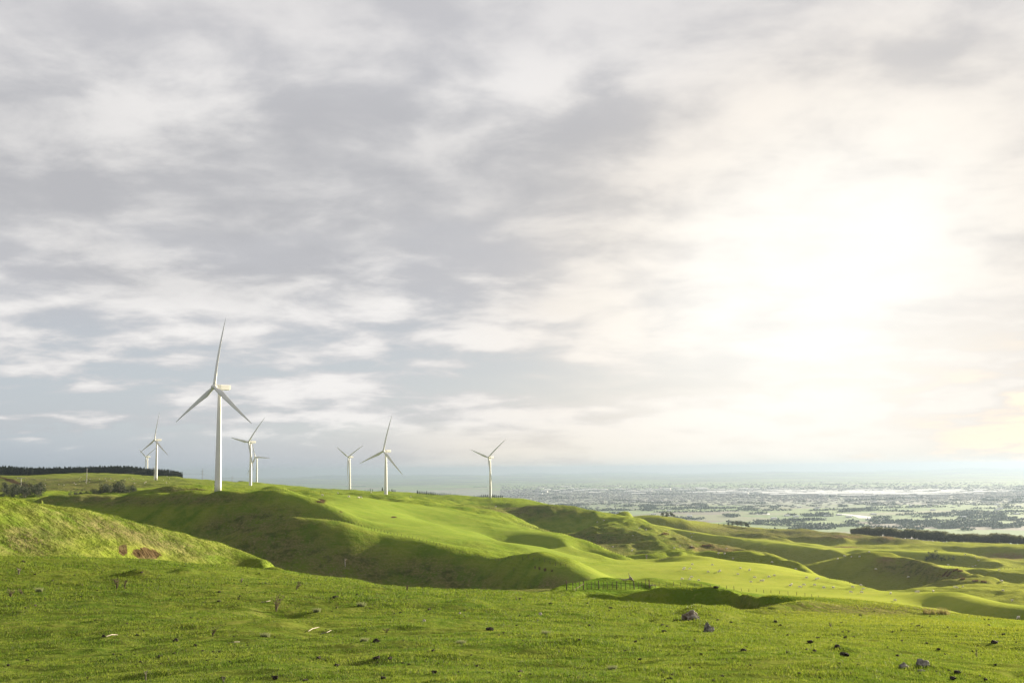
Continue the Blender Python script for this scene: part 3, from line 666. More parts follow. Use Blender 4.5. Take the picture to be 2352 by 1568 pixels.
# ------------------------------------------------------------------ trees
M_LEAF = simple('dark_foliage', (0.030, 0.042, 0.018), 0.7, 0.5, 0.35, trans=0.15)
M_LEAFW = simple('olive_foliage', (0.095, 0.100, 0.045), 0.7, 0.5, 0.35, trans=0.25)
M_PINE = simple('pine_foliage', (0.018, 0.030, 0.016), 0.8, 0.45, 0.4, trans=0.1)
M_BARK = simple('bark', (0.10, 0.08, 0.06), 0.9, 0.3, 3)
def leafcloud(pts, size, rs):
    n_ = len(pts); pts = np.asarray(pts); d = rs.normal(size=(n_, 3)); d /= np.linalg.norm(d, axis=1)[:, None]
    e = rs.normal(size=(n_, 3)); e = np.cross(d, e); e /= np.linalg.norm(e, axis=1)[:, None]; s = (size*(0.6+0.8*rs.random(n_)))[:, None]
    v = np.stack([pts-e*s*0.5, pts+e*s*0.5, pts+d*s], 1).reshape(-1, 3)
    return v, np.arange(n_*3).reshape(-1, 3)
def tri_mesh(name, v, f):
    me = bpy.data.meshes.new(name); me.vertices.add(len(v)); me.vertices.foreach_set('co', v.astype(np.float32).ravel())
    me.loops.add(f.size); me.loops.foreach_set('vertex_index', f.ravel().astype(np.int32)); me.polygons.add(len(f))
    me.polygons.foreach_set('loop_start', np.arange(0, f.size, 3, dtype=np.int32)); me.update(calc_edges=True); return me
def conifer(seed, h=22.0, n_=900, wide=0.17):
    rs = np.random.default_rng(seed); z = 0.10+0.90*rs.random(n_)**0.85
    tiers = 0.75+0.25*np.cos(z*2*math.pi*11); rad = (1-z)**0.75*wide*h*tiers*(0.45+0.55*np.sqrt(rs.random(n_)))
    an = rs.random(n_)*2*math.pi; lop = 1+0.2*np.cos(an*2+seed)
    pts = np.c_[rad*np.cos(an)*lop, rad*np.sin(an)*lop, z*h-rad*0.18]
    v, f = leafcloud(pts, h*0.055, rs); cm = tri_mesh('crown', v, f)
    b = MB(); b.tube([(0, 0, -0.5), (0, 0, h*0.5), (0, 0, h*0.97)], [h*0.016, h*0.010, 0.03], 7); return b.mesh('trunk', True), cm
def broadleaf(seed, h=13.0, n_=1500, spread=0.42, low=0.22):
    rs = np.random.default_rng(seed); pts = []
    nl = 11; cen = []
    for k in range(nl):
        an = rs.random()*6.28; rr = spread*h*0.62*math.sqrt(rs.random()); zz = h*(low+0.12+(0.82-low)*rs.random()); cen.append((rr*math.cos(an), rr*math.sin(an), zz, h*(0.13+0.12*rs.random())))
    cen.append((0, 0, h*0.78, h*0.22))
    for k in range(n_):
        c = cen[k % len(cen)]; d = rs.normal(size=3); d /= np.linalg.norm(d); rr = c[3]*(0.55+0.45*rs.random()**0.5)
        p = np.array(c[:3])+d*rr*np.array([1.1, 1.1, 0.85]); 
        if p[2] > h*low*0.7: pts.append(p)
    v, f = leafcloud(np.array(pts), h*0.045, rs); cm = tri_mesh('crown', v, f)
    b = MB(); b.tube([(0, 0, -0.6), (0.1, 0, h*0.25), (0.1, 0.1, h*0.6)], [h*0.028, h*0.020, h*0.008], 8)
    for c in cen[:6]: b.tube([(0.1, 0, h*0.25), (c[0]*0.5, c[1]*0.5, h*0.25+(c[2]-h*0.25)*0.6), c[:3]], [h*0.012, h*0.008, 0.03], 5)
    return b.mesh('trunk', True), cm
class Kind:
    def __init__(s, name, meshes, mleaf):
        s.name = name; s.meshes = meshes
        for tr, cr in meshes: tr.materials.append(M_BARK); cr.materials.append(mleaf)
    def place(s, p, h, h0, lab, cat, group, rz=None, sx=1.0):
        k = random.randrange(len(s.meshes)); o = bpy.data.objects.new(s.name, None); C.objects.link(o); o.empty_display_size = 0.5
        o.location = p; q = h/h0; o.scale = (q*sx, q*sx, q); o.rotation_euler.z = random.uniform(0, 6.28) if rz is None else rz
        for nm, me in (('trunk', s.meshes[k][0]), ('crown', s.meshes[k][1])):
            c = bpy.data.objects.new(nm, me); C.objects.link(c); c.parent = o
        tag(o, lab, cat, group); return o
K_PINE = Kind('pine_tree', [conifer(k, 22, 800) for k in range(4)], M_PINE)
K_TREE = Kind('tree', [broadleaf(k, 13, 1300) for k in range(10, 14)], M_LEAF)
K_BELT = Kind('tree', [broadleaf(k, 13, 1500, 0.34, 0.12) for k in range(20, 24)], M_LEAFW)
K_BUSH = Kind('bush', [broadleaf(k, 5, 900, 0.62, 0.05) for k in range(30, 33)], M_LEAF)
def interp(x, tab): return float(np.interp(x, [p[0] for p in tab], [p[1] for p in tab]))
# pine plantation on the far left skyline
TOP = [(-80,1071),(0,1072),(60,1075),(120,1075),(180,1074),(250,1071),(300,1073),(340,1077),(380,1080),(405,1083),(418,1088)]
cnt = 0
for row, rr in enumerate((2330, 2345, 2362)):
    for k in range(98):
        x = -60+k*4.87+random.uniform(-1.2, 1.2)+row*1.6
        if x > 416: continue
        r = rr+random.uniform(-5, 5); p = at(x, r); a, t1 = ray(x, interp(x, TOP)+random.uniform(-3.0, 2.5)+(0, -0.5, -1)[row]); h = max(9, r*t1-p.z)
        K_PINE.place(p, h, 22, 'dark pine in the dense plantation along the far left skyline', 'pine tree', 'pines of the plantation on the far left skyline', sx=0.95*22/h if h > 26 else 1.0); cnt += 1
vs_, fs_ = [], []
rs = np.random.default_rng(5)
for k in range(700):                              # the depth of the plantation behind the front rows
    x = random.uniform(-500, 412); r = random.uniform(2375, 2600) if x > -70 else random.uniform(2300, 2600)
    p = at(x, r); a, t1 = ray(x, interp(x, TOP)+random.uniform(0, 2.5)); h = max(8, min(38, r*t1-p.z)); n_ = 160
    z = 0.1+0.9*rs.random(n_)**0.85; rad = (1-z)**0.75*3.6*(0.45+0.55*np.sqrt(rs.random(n_))); an = rs.random(n_)*6.28
    v, f = leafcloud(np.c_[p.x+rad*np.cos(an), p.y+rad*np.sin(an), p.z+z*h], 2.2, rs); vs_.append(v); fs_.append(f+len(v)*k)
o = link('pine_forest', tri_mesh('pine_forest', np.concatenate(vs_), np.concatenate(fs_)), M_PINE); tag(o, 'dark mass of pines filling the plantation behind its front rows', 'forest', kind='stuff')
# tree belt at the right
TOPB = [(1954,1217),(1976,1211),(2030,1213),(2089,1218),(2150,1221),(2214,1227),(2260,1229),(2301,1226),(2352,1232),(2450,1236)]
for row in range(2):
    for k in range(92):
        x = 1958+k*4.6+random.uniform(-1.5, 1.5); 
        r = 2150+row*14+random.uniform(-6, 6)-(x-1958)*0.25; p = at(x, r); a, t1 = ray(x, interp(x, TOPB)+random.uniform(-3.5, 4.0)); h = min(24, max(8, r*t1-p.z))
        K_BELT.place(p, h, 13, 'olive-green tree in the long shelter belt at the right edge of the hills', 'tree', 'trees of the long shelter belt on the right')
# single trees and clumps
CL = [  # px, top py, base py, r, kind, height px, label
    ]
def clump(items, kind, h0, lab, cat, grp, r, sx=1.0):
    for (x, ytop) in items:
        p = at(x, r+random.uniform(-12, 12)); a, t1 = ray(x, ytop); h = max(2.5, (r*t1-p.z)); kind.place(p, h, h0, lab, cat, grp, sx=sx)
clump([(1515,1183),(1524,1177),(1533,1175),(1544,1175),(1550,1180)], K_TREE, 13, 'dark round tree of the clump alone on the skyline right of centre', 'tree', 'clump of round trees on the middle skyline', 1900, 1.1)
clump([(1652,1204),(1664,1202),(1675,1199),(1684,1196),(1694,1195),(1704,1197),(1714,1198),(1720,1202)], K_TREE, 13, 'dark windswept tree of the clump above the pale plain', 'tree', 'clump of windswept trees left of the shelter belt', 2050, 1.1)
clump([(838,1124),(845,1123),(850,1121),(855,1122)], K_PINE, 22, 'small conifer left of the turbine behind the green ridge', 'pine tree', 'conifers left of the turbine', 2130, 1.2)
clump([(878,1119),(883,1120),(894,1124),(900,1122)], K_PINE, 22, 'small conifer close behind the turbine tower on the ridge', 'pine tree', 'conifers behind the turbine', 2130, 1.5)
clump([(903,1124),(907,1124)], K_PINE, 22, 'one of two little conifers right of the turbine', 'pine tree', 'pair of conifers right of the turbine', 2130, 1.5)
clump([(959+4.2*k, 1126+k*0.42+random.uniform(-1, 1)) for k in range(25)], K_PINE, 22, 'low dark conifer in the belt on the middle skyline', 'pine tree', 'conifer belt on the middle skyline', 2150, 1.6)
clump([(1090+4.3*k, 1138-3*math.sin(k/16*3.1)+random.uniform(-1, 1)) for k in range(16)], K_PINE, 22, 'low dark conifer in the belt behind the rightmost turbine', 'pine tree', 'conifer belt behind the rightmost turbine', 2100, 1.6)
# scrub in the left gully
for (x, y, wv, n_) in ((262,1116,34,16),(240,1124,28,10),(178,1130,22,8),(205,1128,26,6),(290,1124,22,6)):
    for k in range(n_):
        xx = x+random.uniform(-wv, wv); K_BUSH.place(at(xx, random.uniform(1020, 1090)), random.uniform(5, 9)*(1.25 if n_ > 12 else 0.75), 5, 'dark bush of the scrub patch in the far left gully', 'bush', 'scrub in the gully below the pine forest')
for k in range(34):
    xx = random.uniform(-30, 90); K_BUSH.place(at(xx, random.uniform(1080, 1170)), random.uniform(6, 11), 5, 'dark bush of the scrub behind the near left hill', 'bush', 'scrub behind the near left hill')
K_TREE.place(at(5, 1300), 11, 13, 'lone small tree at the far left edge on the distant slope', 'tree', None)
for x, h in ((2136,9),(2144,7),(2150,10),(2162,5),(2168,5),(2128,5),(2190,5),(2180,4)):
    K_BUSH.place(hit(x, 1290, 1000), h, 5, 'pale shrub on the shaded face of the long right ridge', 'bush', 'shrubs on the shaded right ridge')

# ------------------------------------------------------------------ hut
h = root('hut', at(550.5, 2150), 0.3, label='tiny dark red hut on the skyline between the turbines', cat='hut')
b = MB(); b.box((0, 0, 1.6), (7, 5, 3.2)); b.build('wall', simple('hut_wall', (0.10, 0.04, 0.04), 0.8), h)
b = MB(); b.add([(-4, -3, 3.2), (4, -3, 3.2), (4, 3, 3.2), (-4, 3, 3.2), (-4, 0, 4.8), (4, 0, 4.8)], [(0,1,5,4),(2,3,4,5),(0,4,3),(1,2,5),(0,3,2,1)]); b.build('roof', M_DARK, h)

# ------------------------------------------------------------------ fences
M_POST = simple('post_timber', (0.11, 0.09, 0.07), 1.0, 0.35, 4, spec=0.0)
def fence(name, pts, gap, hgt, lab, thick=0.09, rmin=12, rmax=5000, strong=0, jit=0.05, wires=True, extra=None):
    """pts: pixels along the foot of the fence; gap: photo pixels between posts"""
    seq = []
    for (x0, y0), (x1, y1) in zip(pts, pts[1:]):
        L_ = math.hypot(x1-x0, y1-y0); n_ = max(1, int(round(L_/gap)))
        for k in range(n_): seq.append((x0+(x1-x0)*k/n_, y0+(y1-y0)*k/n_))
    seq.append(pts[-1]); seq = seq[:100]
    P3 = [hit(x, y, rmin, rmax) for x, y in seq]
    # tame outliers in distance
    rs_ = [p.xy.length for p in P3]
    sm = [sorted(rs_[max(0, i-2):i+3])[len(rs_[max(0, i-2):i+3])//2] for i in range(len(rs_))]
    for i in range(len(P3)):
        a = math.atan2(P3[i].x, P3[i].y); r = sm[i]; P3[i] = Vector((r*math.sin(a), r*math.cos(a), gz(r*math.sin(a), r*math.cos(a))))
    f = root('fence', P3[0], label=lab, cat='fence')
    o0 = P3[0]
    for i, p in enumerate(P3):
        big = strong and i % strong == 0; th = thick*(1.8 if big else 1); hh = hgt*(1.12 if big else 1)*random.uniform(0.94, 1.05)
        b = MB(); lean = Vector((random.uniform(-jit, jit), random.uniform(-jit, jit), 1))*hh
        b.tube([(0, 0, -0.3), lean*0.5, lean], [th, th*0.95, th*0.9], 6); b.build('post', M_POST, f, loc=p-o0)
    if wires:
        b = MB()
        for z in (0.3, 0.6, 0.95): b.tube([p-o0+Vector((0, 0, hgt*z)) for p in P3], [thick*0.06]*len(P3), 3, False)
        b.build('wire', M_WIRE, f)
    return f, P3
fence('knoll', [(1302,1360),(1316,1358),(1340,1355),(1385,1353),(1427,1354),(1467,1353),(1492,1350),(1505,1349)], 9.5, 1.25, 'dark timber post and wire fence in front of the small bright knoll', 0.05, 175, 215, strong=4, jit=0.09)
fence('paddock', [(1498,1348),(1612,1350),(1652,1351),(1771,1362),(1849,1369),(1911,1379),(1989,1391),(2055,1400),(2191,1416),(2320,1426)], 17.5, 1.25, 'long post and wire fence along the foot of the sheep paddock', 0.09, 360, 560)
fence('gully', [(740,1192),(768,1196),(800,1203),(838,1213),(875,1222),(913,1231),(948,1238),(988,1248),(1025,1260),(1063,1273),(1100,1282),(1138,1288),(1176,1290)], 8.0, 1.15, 'fence following the break between the green field and the brown gully slope', 0.07, 500, 640)
fence('mound', [(1180,1290),(1201,1289),(1226,1288),(1251,1292),(1276,1299),(1300,1307)], 16, 1.5, 'few tall fence posts on top of the brown mound above the gully', 0.09, 470, 560)
fence('ridge', [(1200,1201),(1251,1216),(1288,1226),(1331,1237),(1351,1245),(1376,1256),(1401,1266),(1426,1279),(1446,1287)], 6.5, 1.3, 'fence running down the crest of the smooth green ridge', 0.08, 740, 960)
fence('corner', [(1516,1290),(1530,1286),(1545,1281),(1558,1277)], 2.6, 1.5, 'close-set fence climbing the corner of the sheep paddock', 0.09, 680, 800)
fence('far', [(610,1127),(640,1128),(680,1129),(720,1131),(760,1136)], 4, 1.3, 'distant fence on the mound right of the tallest turbine', 0.08, 690, 1200)
fence('right', [(1905,1329),(1939,1337),(1976,1344),(2001,1350),(2035,1359)], 14, 1.2, 'fence along the paddock edge below the big dark mound', 0.08, 600, 700)
fence('farright', [(2170,1303),(2230,1305),(2290,1307),(2352,1306)], 9, 1.3, 'faint fence across the bright far right field', 0.09, 1000, 1200)
# strut of the knoll fence end
a_, b_ = hit(1318, 1357, 175, 215), hit(1341, 1355, 175, 215)
bb = MB(); bb.tube([a_+Vector((0, 0, 0.1)), b_+Vector((0, 0, 1.0))], [0.05, 0.05], 6); tag(bb.build('fence_strut', M_POST), 'slanting timber strut bracing the knoll fence near its left end', 'strut')

# ------------------------------------------------------------------ sheep
M_WOOL = simple('wool', (0.62, 0.57, 0.50), 0.95, 0.2, 6, bump=0.5)
M_FACE = simple('sheep_face', (0.55, 0.50, 0.44), 0.8, 0.2, 6)
def sheep_mesh(graze, seed):
    V = [(0, 0, 0.66), (0.30, 0, 0.68), (0.48, 0, 0.70), (-0.30, 0, 0.67), (-0.50, 0, 0.66)]
    Rr = [(0.27, 0.27), (0.27, 0.26), (0.20, 0.21), (0.28, 0.27), (0.20, 0.20)]
    Eg = [(0, 1), (1, 2), (0, 3), (3, 4)]
    def ch(start, pts, rad):
        prev = start
        for p, r_ in zip(pts, rad): V.append(p); Rr.append((r_, r_)); Eg.append((prev, len(V)-1)); prev = len(V)-1
    if graze: ch(2, [(0.64, 0, 0.52), (0.78, 0, 0.28), (0.88, 0, 0.10), (0.93, 0, 0.03)], [0.13, 0.10, 0.075, 0.05])
    else: ch(2, [(0.62, 0, 0.86), (0.70, 0, 1.00), (0.84, 0, 0.96), (0.93, 0, 0.90)], [0.13, 0.10, 0.075, 0.05])
    s = 0.06
    for sx, sy in ((1, 1), (1, -1)): ch(1, [(0.33, 0.14*sy, 0.42), (0.33+s*0.5, 0.14*sy, 0.22), (0.33, 0.14*sy, 0.02)], [0.085, 0.045, 0.04])
    for sx, sy in ((1, 1), (1, -1)): ch(3, [(-0.30, 0.15*sy, 0.44), (-0.40, 0.15*sy, 0.24), (-0.36, 0.15*sy, 0.02)], [0.10, 0.05, 0.04])
    ch(4, [(-0.62, 0, 0.62), (-0.66, 0, 0.48)], [0.05, 0.03])
    return skinmesh('sheep', V, Eg, Rr, 1)
SM = [sheep_mesh(True, 1), sheep_mesh(False, 2)]
for m_ in SM: m_.materials.append(M_WOOL)
LAMB = 1.0
def sheep(px, py, lab, grp, rmin, rmax, big=1.0, stand=False):
    p = hit(px, py, rmin, rmax); o = bpy.data.objects.new('sheep', SM[1 if stand or random.random() < 0.2 else 0]); C.objects.link(o)
    o.location = p; o.rotation_euler.z = random.choice([0, math.pi])+random.uniform(-0.9, 0.9); s_ = big*random.uniform(0.85, 1.02); o.scale = (s_, s_, s_)
    tag(o, lab, 'sheep', grp); return o
Z3 = lambda x, y: (x/4+1176, y/4+980)
Z4 = lambda x, y: (x/4+1764, y/4+1041.2)
pad = [Z3(*p) for p in ((1656,1270),(1578,1318),(1584,1308),(1637,1316),(1801,1340),(1898,1342),(1909,1334),(1840,1276),(2074,1364),(2100,1312),(2181,1324),(2227,1394),(2195,1434),(2290,1422),(2307,1424),(1565,1412),(1633,1410),(1651,1393),(1719,1417))]
for p in pad: sheep(*p, 'pale sheep grazing in the bright central paddock above the long fence', 'sheep in the bright central paddock', 450, 760, 1.15)
pr = [Z4(*p) for p in ((10,1140),(58,1128),(357,1149),(445,1160),(458,1156),(204,1224),(217,1212),(328,1220),(427,1218),(511,1241),(602,1245),(776,1235),(852,1211),(877,1253),(760,1283),(863,1285),(1128,1294),(1170,1362),(292,1236))]
for p in pr: sheep(*p, 'pale sheep on the right half of the sheep paddock', 'sheep on the right half of the paddock', 400, 720, 1.15)
q = [Z4(*p) for p in ((1363,1281),(1380,1281),(1715,1234),(1733,1241),(1790,1231),(2162,1281),(2242,1360),(2246,1372),(2303,1528),(1520,1276))]
for p in q: sheep(*p, 'pale sheep scattered over the mounds near the right edge', 'sheep on the right-hand mounds', 380, 800, 1.15)
q = [Z4(*p) for p in ((36,1024),(258,1074),(642,984),(702,948),(767,976),(843,955),(931,918),(990,1080),(1292,1168),(1815,935),(1899,960),(1657,1030),(1934,998),(2128,1080),(2140,1180),(2152,1184),(1880,1046),(1908,1046))]
for p in q: sheep(*p, 'tiny pale sheep on the dark mound and ridges beyond the paddock', 'sheep beyond the paddock', 740, 1600, 1.5)
q = [Z3(*p) for p in ((847,875),(785,893),(1171,945),(1231,950),(1110,1034),(925,1110),(1108,1136),(1103,1150),(1435,958),(1645,985),(1650,1015),(1546,1114),(1493,1126),(1651,1118),(1970,1128),(1956,1187),(2030,1226),(1897,1190),(1667,995))]
for p in q: sheep(*p, 'tiny pale sheep on the rough golden hillside in the middle distance', 'sheep on the rough middle hillside', 820, 1650, 1.45)
q = [(776,1132),(741,1140),(801,1143),(824,1145),(828,1145),(586+24,1133),(943,1141),(852,1131),(1139,1165)]
for p in q: sheep(*p, 'tiny pale sheep near the skyline between the turbines', 'sheep near the turbine skyline', 850, 1500, 1.6)
for k in range(34):
    x = random.uniform(90, 400); sheep(x, random.uniform(1096, 1116), 'speck-like sheep on the far grey-green hill below the pine forest', 'sheep on the far left hill', 1300, 2150, 1.25)
sh_ = sheep(1636, 1349, 'pale sheep peeking over the top of the near dark mound', None, 480, 700, 1.2, True)

# ------------------------------------------------------------------ dead wood
M_DEAD = simple('dead_wood', (0.34, 0.30, 0.25), 0.85, 0.5, 3, col2=(0.12, 0.09, 0.07))
M_STALK = simple('dry_stalk', (0.15, 0.115, 0.070), 0.9, 0.4, 8)
p = hit(1446, 1334, 180, 230)
V = [(-1.6,0,0.35),(-2.6,0.1,0.30),(-3.6,0.2,0.75),(-4.3,0.1,1.0),(-0.6,0,0.5),(0.4,0,0.7),(1.3,0.1,0.35),(1.6,0,-0.3),(0.2,0,1.5),(-0.1,0.1,2.4),(-0.3,0.1,3.3),(0.9,0.2,1.2),(1.3,0.1,0.9),(-3.1,0,0.1)]
E_ = [(0,1),(1,2),(2,3),(0,4),(4,5),(5,6),(6,7),(5,8),(8,9),(9,10),(5,11),(11,12),(1,13)]
o = link('dead_tree', skinmesh('dead_tree', V, E_, [0.3,0.22,0.13,0.07,0.35,0.5,0.35,0.2,0.3,0.17,0.06,0.25,0.12,0.12], 1), M_DEAD, loc=p); o.scale = (0.42, 0.42, 0.42); tag(o, 'bleached fallen dead tree with upright snag on top of the bright knoll', 'dead tree')
p = hit(1497, 1347, 170, 230); o = link('log', skinmesh('log', [(-1.5,0.3,0.45),(-0.6,0,0.3),(0.4,0,0.22),(1.6,-0.2,0.1),(0.1,0,0.5),(2.2,-.3,.0)], [(0,1),(1,2),(2,3),(2,4),(3,5)], [0.12,0.2,0.22,0.14,0.08,0.06], 1), M_DEAD, loc=p); o.scale = (0.42, 0.42, 0.5)
tag(o, 'short bleached log lying at the right foot of the knoll', 'log')
def branches(px, py, hpx, n_, lab, seed, m=M_STALK, spread=0.8, thick=0.007, name='dead_thistle', rmin=18, rmax=120, lean=0):
    p = hit(px, py, rmin, rmax); r = p.xy.length; h_ = hpx/F*r; rs = random.Random(seed); b = MB(); th = max(thick*0.8, r*0.00026)
    for k in range(n_):
        an = rs.uniform(0, 6.28); sp = rs.uniform(0.2, 1)*spread; hh = h_*rs.uniform(0.55, 1.0)
        dx, dy = math.cos(an)*sp*hh+lean*hh, math.sin(an)*sp*hh*0.6
        mid = Vector((dx*0.35+rs.uniform(-.06,.06)*h_, dy*0.4, hh*0.5)); tip = Vector((dx, dy, hh))
        b.tube([(0, 0, -0.05), mid, tip], [th*1.3, th, th*0.5], 5)
        for q_ in range(3):
            f = rs.uniform(0.4, 0.9); s0 = mid.lerp(tip, f) if f > 0.5 else Vector((0, 0, 0)).lerp(mid, f*2); b.tube([s0, s0+Vector((rs.uniform(-.25,.25), rs.uniform(-.2,.2), rs.uniform(0,.25)))*h_], [th*0.7, th*0.4], 4)
    o = b.build(name, m, loc=p); return tag(o, lab, 'dead plant')
branches(634, 1405, 38, 8, 'large dead thistle with pale forked stems in the near grass left of centre', 1, spread=0.9, thick=0.02)
branches(681, 1354, 18, 7, 'dead thistle with curved brown stems leaning right near the pasture edge', 2, lean=0.6, spread=0.5, thick=0.02)
branches(268, 1354, 26, 9, 'tall brown dead thistle in the left pasture', 3, spread=0.35, thick=0.02); branches(286, 1353, 20, 6, 'shorter brown dead stalk beside the tall dead thistle', 4, spread=0.35, thick=0.02)
branches(43, 1319, 14, 6, 'pale dead stump-like stalk near the left hill foot', 5, M_DEAD, 0.5)
branches(24, 1370, 16, 8, 'spreading dead thistle at the far left edge', 6, spread=1.1); branches(50, 1368, 12, 7, 'low dead stalks beside the far left thistle', 7, spread=1.1)
branches(553, 1339, 12, 6, 'small greyish dead stalk on the left slope', 8, M_DEAD, 0.7)
branches(488, 1462, 20, 9, 'brown dead frond leaning right in the near left grass', 9, spread=0.25, lean=0.35)
branches(336, 1565, 26, 3, 'single pale dead stem at the bottom edge', 10, M_DEAD, 0.25)
branches(513, 1568, 14, 4, 'short dry stub at the bottom edge right of the pale stem', 11, M_DEAD, 0.35)
branches(887, 1452, 10, 8, 'low tangle of dry stalks in the near centre grass', 12, spread=1.2)
branches(1908, 1440, 12, 4, 'thin dry stalk in the right pasture', 13); branches(2243, 1510, 20, 2, 'single bent straw standing in the right pasture', 14, spread=0.15, thick=0.006)
branches(935, 1356, 13, 4, 'dark dead stalk at the edge of the near slope above the gully', 15, spread=0.4)
branches(1235, 1428, 6, 4, 'tiny pale stick poking out of the central grass', 16, M_DEAD, 0.4); branches(1186, 1378, 10, 2, 'thin dark twig left of the small pale stone', 17, spread=0.1)
branches(793, 1304, 20, 3, 'dark dead post-like stump on the brown gully slope', 18, M_DEAD, 0.12, name='dead_stump', rmin=300, rmax=560)
branches(1485, 1286, 15, 3, 'dead stump on the rough hillside by the paddock corner', 19, M_DEAD, 0.2, name='dead_stump', rmin=800, rmax=1000)
def stick(pts, w_, lab):
    P3 = [hit(x, y, 18, 90)+Vector((0, 0, 0.04+0.03*(i % 2))) for i, (x, y) in enumerate(pts)]; r = P3[0].xy.length
    b = MB(); o0 = P3[0].copy(); b.tube([q_-o0 for q_ in P3], [w_*r*0.30/F*(1.2-0.5*i/len(P3)) for i in range(len(P3))], 6); o = b.build('stick', M_DEAD, loc=o0); tag(o, lab, 'stick')
stick([(708,1453),(718,1449),(733,1443)], 2.4, 'straight pale stick lying left of its pair in the near grass')
stick([(738,1457),(750,1457),(761,1450)], 2.2, 'curved pale stick lying right of its pair in the near grass')
stick([(244,1466),(256,1463),(270,1461)], 3.0, 'bleached stick lying beside a dark clod in the left foreground')
stick([(523,1480),(537,1480),(551,1477)], 1.6, 'thin pale stick right of the dry frond')
stick([(600,1384),(612,1385),(622,1382)], 2.4, 'pale stick lying at the large dead thistle')

# ------------------------------------------------------------------ rocks, clods and tussocks
M_ROCK = simple('rock', (0.24, 0.22, 0.19), 0.9, 0.45, 4, bump=0.6, col2=(0.08, 0.075, 0.065))
M_ROCKO = simple('lichen_rock', (0.27, 0.25, 0.21), 0.9, 0.4, 2.5, bump=0.7, col2=(0.11, 0.075, 0.045))
M_CLOD = simple('dark_clod', (0.050, 0.042, 0.034), 1.0, 0.5, 12, bump=0.5, spec=0.05)
M_STONE = simple('pale_stone', (0.34, 0.30, 0.26), 0.9, 0.3, 8, bump=0.4)
def rock(px, py, wpx, hpx, lab, m, seed, rmin=15, rmax=120, amp=0.5, cat='rock', name='rock', rz=0):
    p = hit(px, py, rmin, rmax); r = p.xy.length; w_ = wpx/F*r; h_ = hpx/F*r
    me = blobmesh(name, 1.0, amp, seed, 4, (w_*0.42, w_*0.34, h_*0.60), 1.5); o = link(name, me, m, loc=p+Vector((0, 0, h_*0.12))); o.rotation_euler.z = rz
    for pl in me.polygons: pl.use_smooth = False
    return tag(o, lab, cat)
rock(2119, 1532, 30, 20, 'largest dark boulder in the right foreground', M_ROCK, 3)
rock(2075, 1534, 24, 14, 'smaller grey boulder just left of the largest one', M_ROCK, 5)
rock(2115, 1544, 18, 6, 'flat dark stone below the largest boulder', M_ROCK, 6)
rock(1587, 1424, 42, 24, 'big tilted rust and grey rock set in the grassy bank', M_ROCKO, 8, 60, 110, 0.55)
rock(1626, 1452, 24, 22, 'pale pointed rock right of and below the tilted rock', M_ROCK, 11, 50, 110, 0.7)
rock(1241, 1412, 10, 8, 'small rounded pale stone in the central grass', M_STONE, 12, amp=0.2); rock(1056, 1410, 6, 7, 'small rounded pinkish stone at the brow of the near slope', M_STONE, 13, amp=0.2)
rock(974, 1427, 8, 7, 'small brown stone left of the near central brow', M_STONE, 14, amp=0.3); rock(404, 1473, 15, 9, 'round black clod with a long shadow in the left foreground', M_CLOD, 15, amp=0.25, name='clod', cat='clod')
rock(448, 1484, 10, 6, 'dark clod right of the largest round one', M_CLOD, 16, name='clod', cat='clod'); rock(238, 1463, 8, 7, 'dark clod at the left end of the bleached stick', M_CLOD, 17, name='clod', cat='clod')
rock(770, 1374, 20, 6, 'long dark clod near the brow left of centre', M_CLOD, 18, name='clod', cat='clod'); rock(787, 1369, 9, 6, 'dark clod just right of the long one', M_CLOD, 19, name='clod', cat='clod')
rock(1124, 1447, 22, 9, 'wide black clod in the central foreground', M_CLOD, 20, name='clod', cat='clod'); rock(864, 1475, 18, 9, 'brown clod in the near centre grass', M_CLOD, 21, name='clod', cat='clod')
rock(1708, 1495, 16, 8, 'flat dark clod lying alone right of centre', M_CLOD, 22, name='clod', cat='clod'); rock(1645, 1350, 14, 5, 'bare brown hump on top of the dark mound', M_CLOD, 23, 150, 190, name='clod', cat='clod')
CM_ = [blobmesh('clod', 1.0, 0.75, 40+k, 2, (1, 0.8, 0.62), 2.2) for k in range(6)]
for m_ in CM_: m_.materials.append(M_CLOD)
expl = [(x/4+588, y/4+1225, w_) for x, y, w_ in ((450,1370,14),(1170,1345,14),(175,1340,16),(1350,1200,9),(1405,1210,8),(1625,1083,9),(1978,1125,8),(1640,1285,18),(1230,1165,14),(1110,1155,16),(575,1160,14),(740,1222,16),(1677,1205,7),(1860,1283,6),(2030,1225,8),(2270,1290,8),(2275,920,6),(2230,945,8),(1325,730,7),(930,565,6),(1590,705,10),(1755,566,4),(1843,552,5),(2190,572,5))]
expl += [(x/4+1176, y/4+1225, w_) for x, y, w_ in ((75,1285,18),(170,1303,8),(545,1115,7),(620,997,8),(1175,1165,8),(1380,850,8),(1425,858,8),(1395,905,14),(905,692,10),(720,628,6),(700,645,6),(355,648,10),(75,608,9),(70,760,6),(150,760,6),(45,850,6),(710,847,9),(985,765,7),(1135,1000,10),(1445,1120,5),(1450,1350,14),(1465,1315,9),(1635,1245,9),(1935,1320,10),(2190,1217,7),(1850,1360,10),(1740,1120,7),(2015,822,9),(1890,800,8),(1675,985,8),(650,1295,6),(1400,1360,12))]
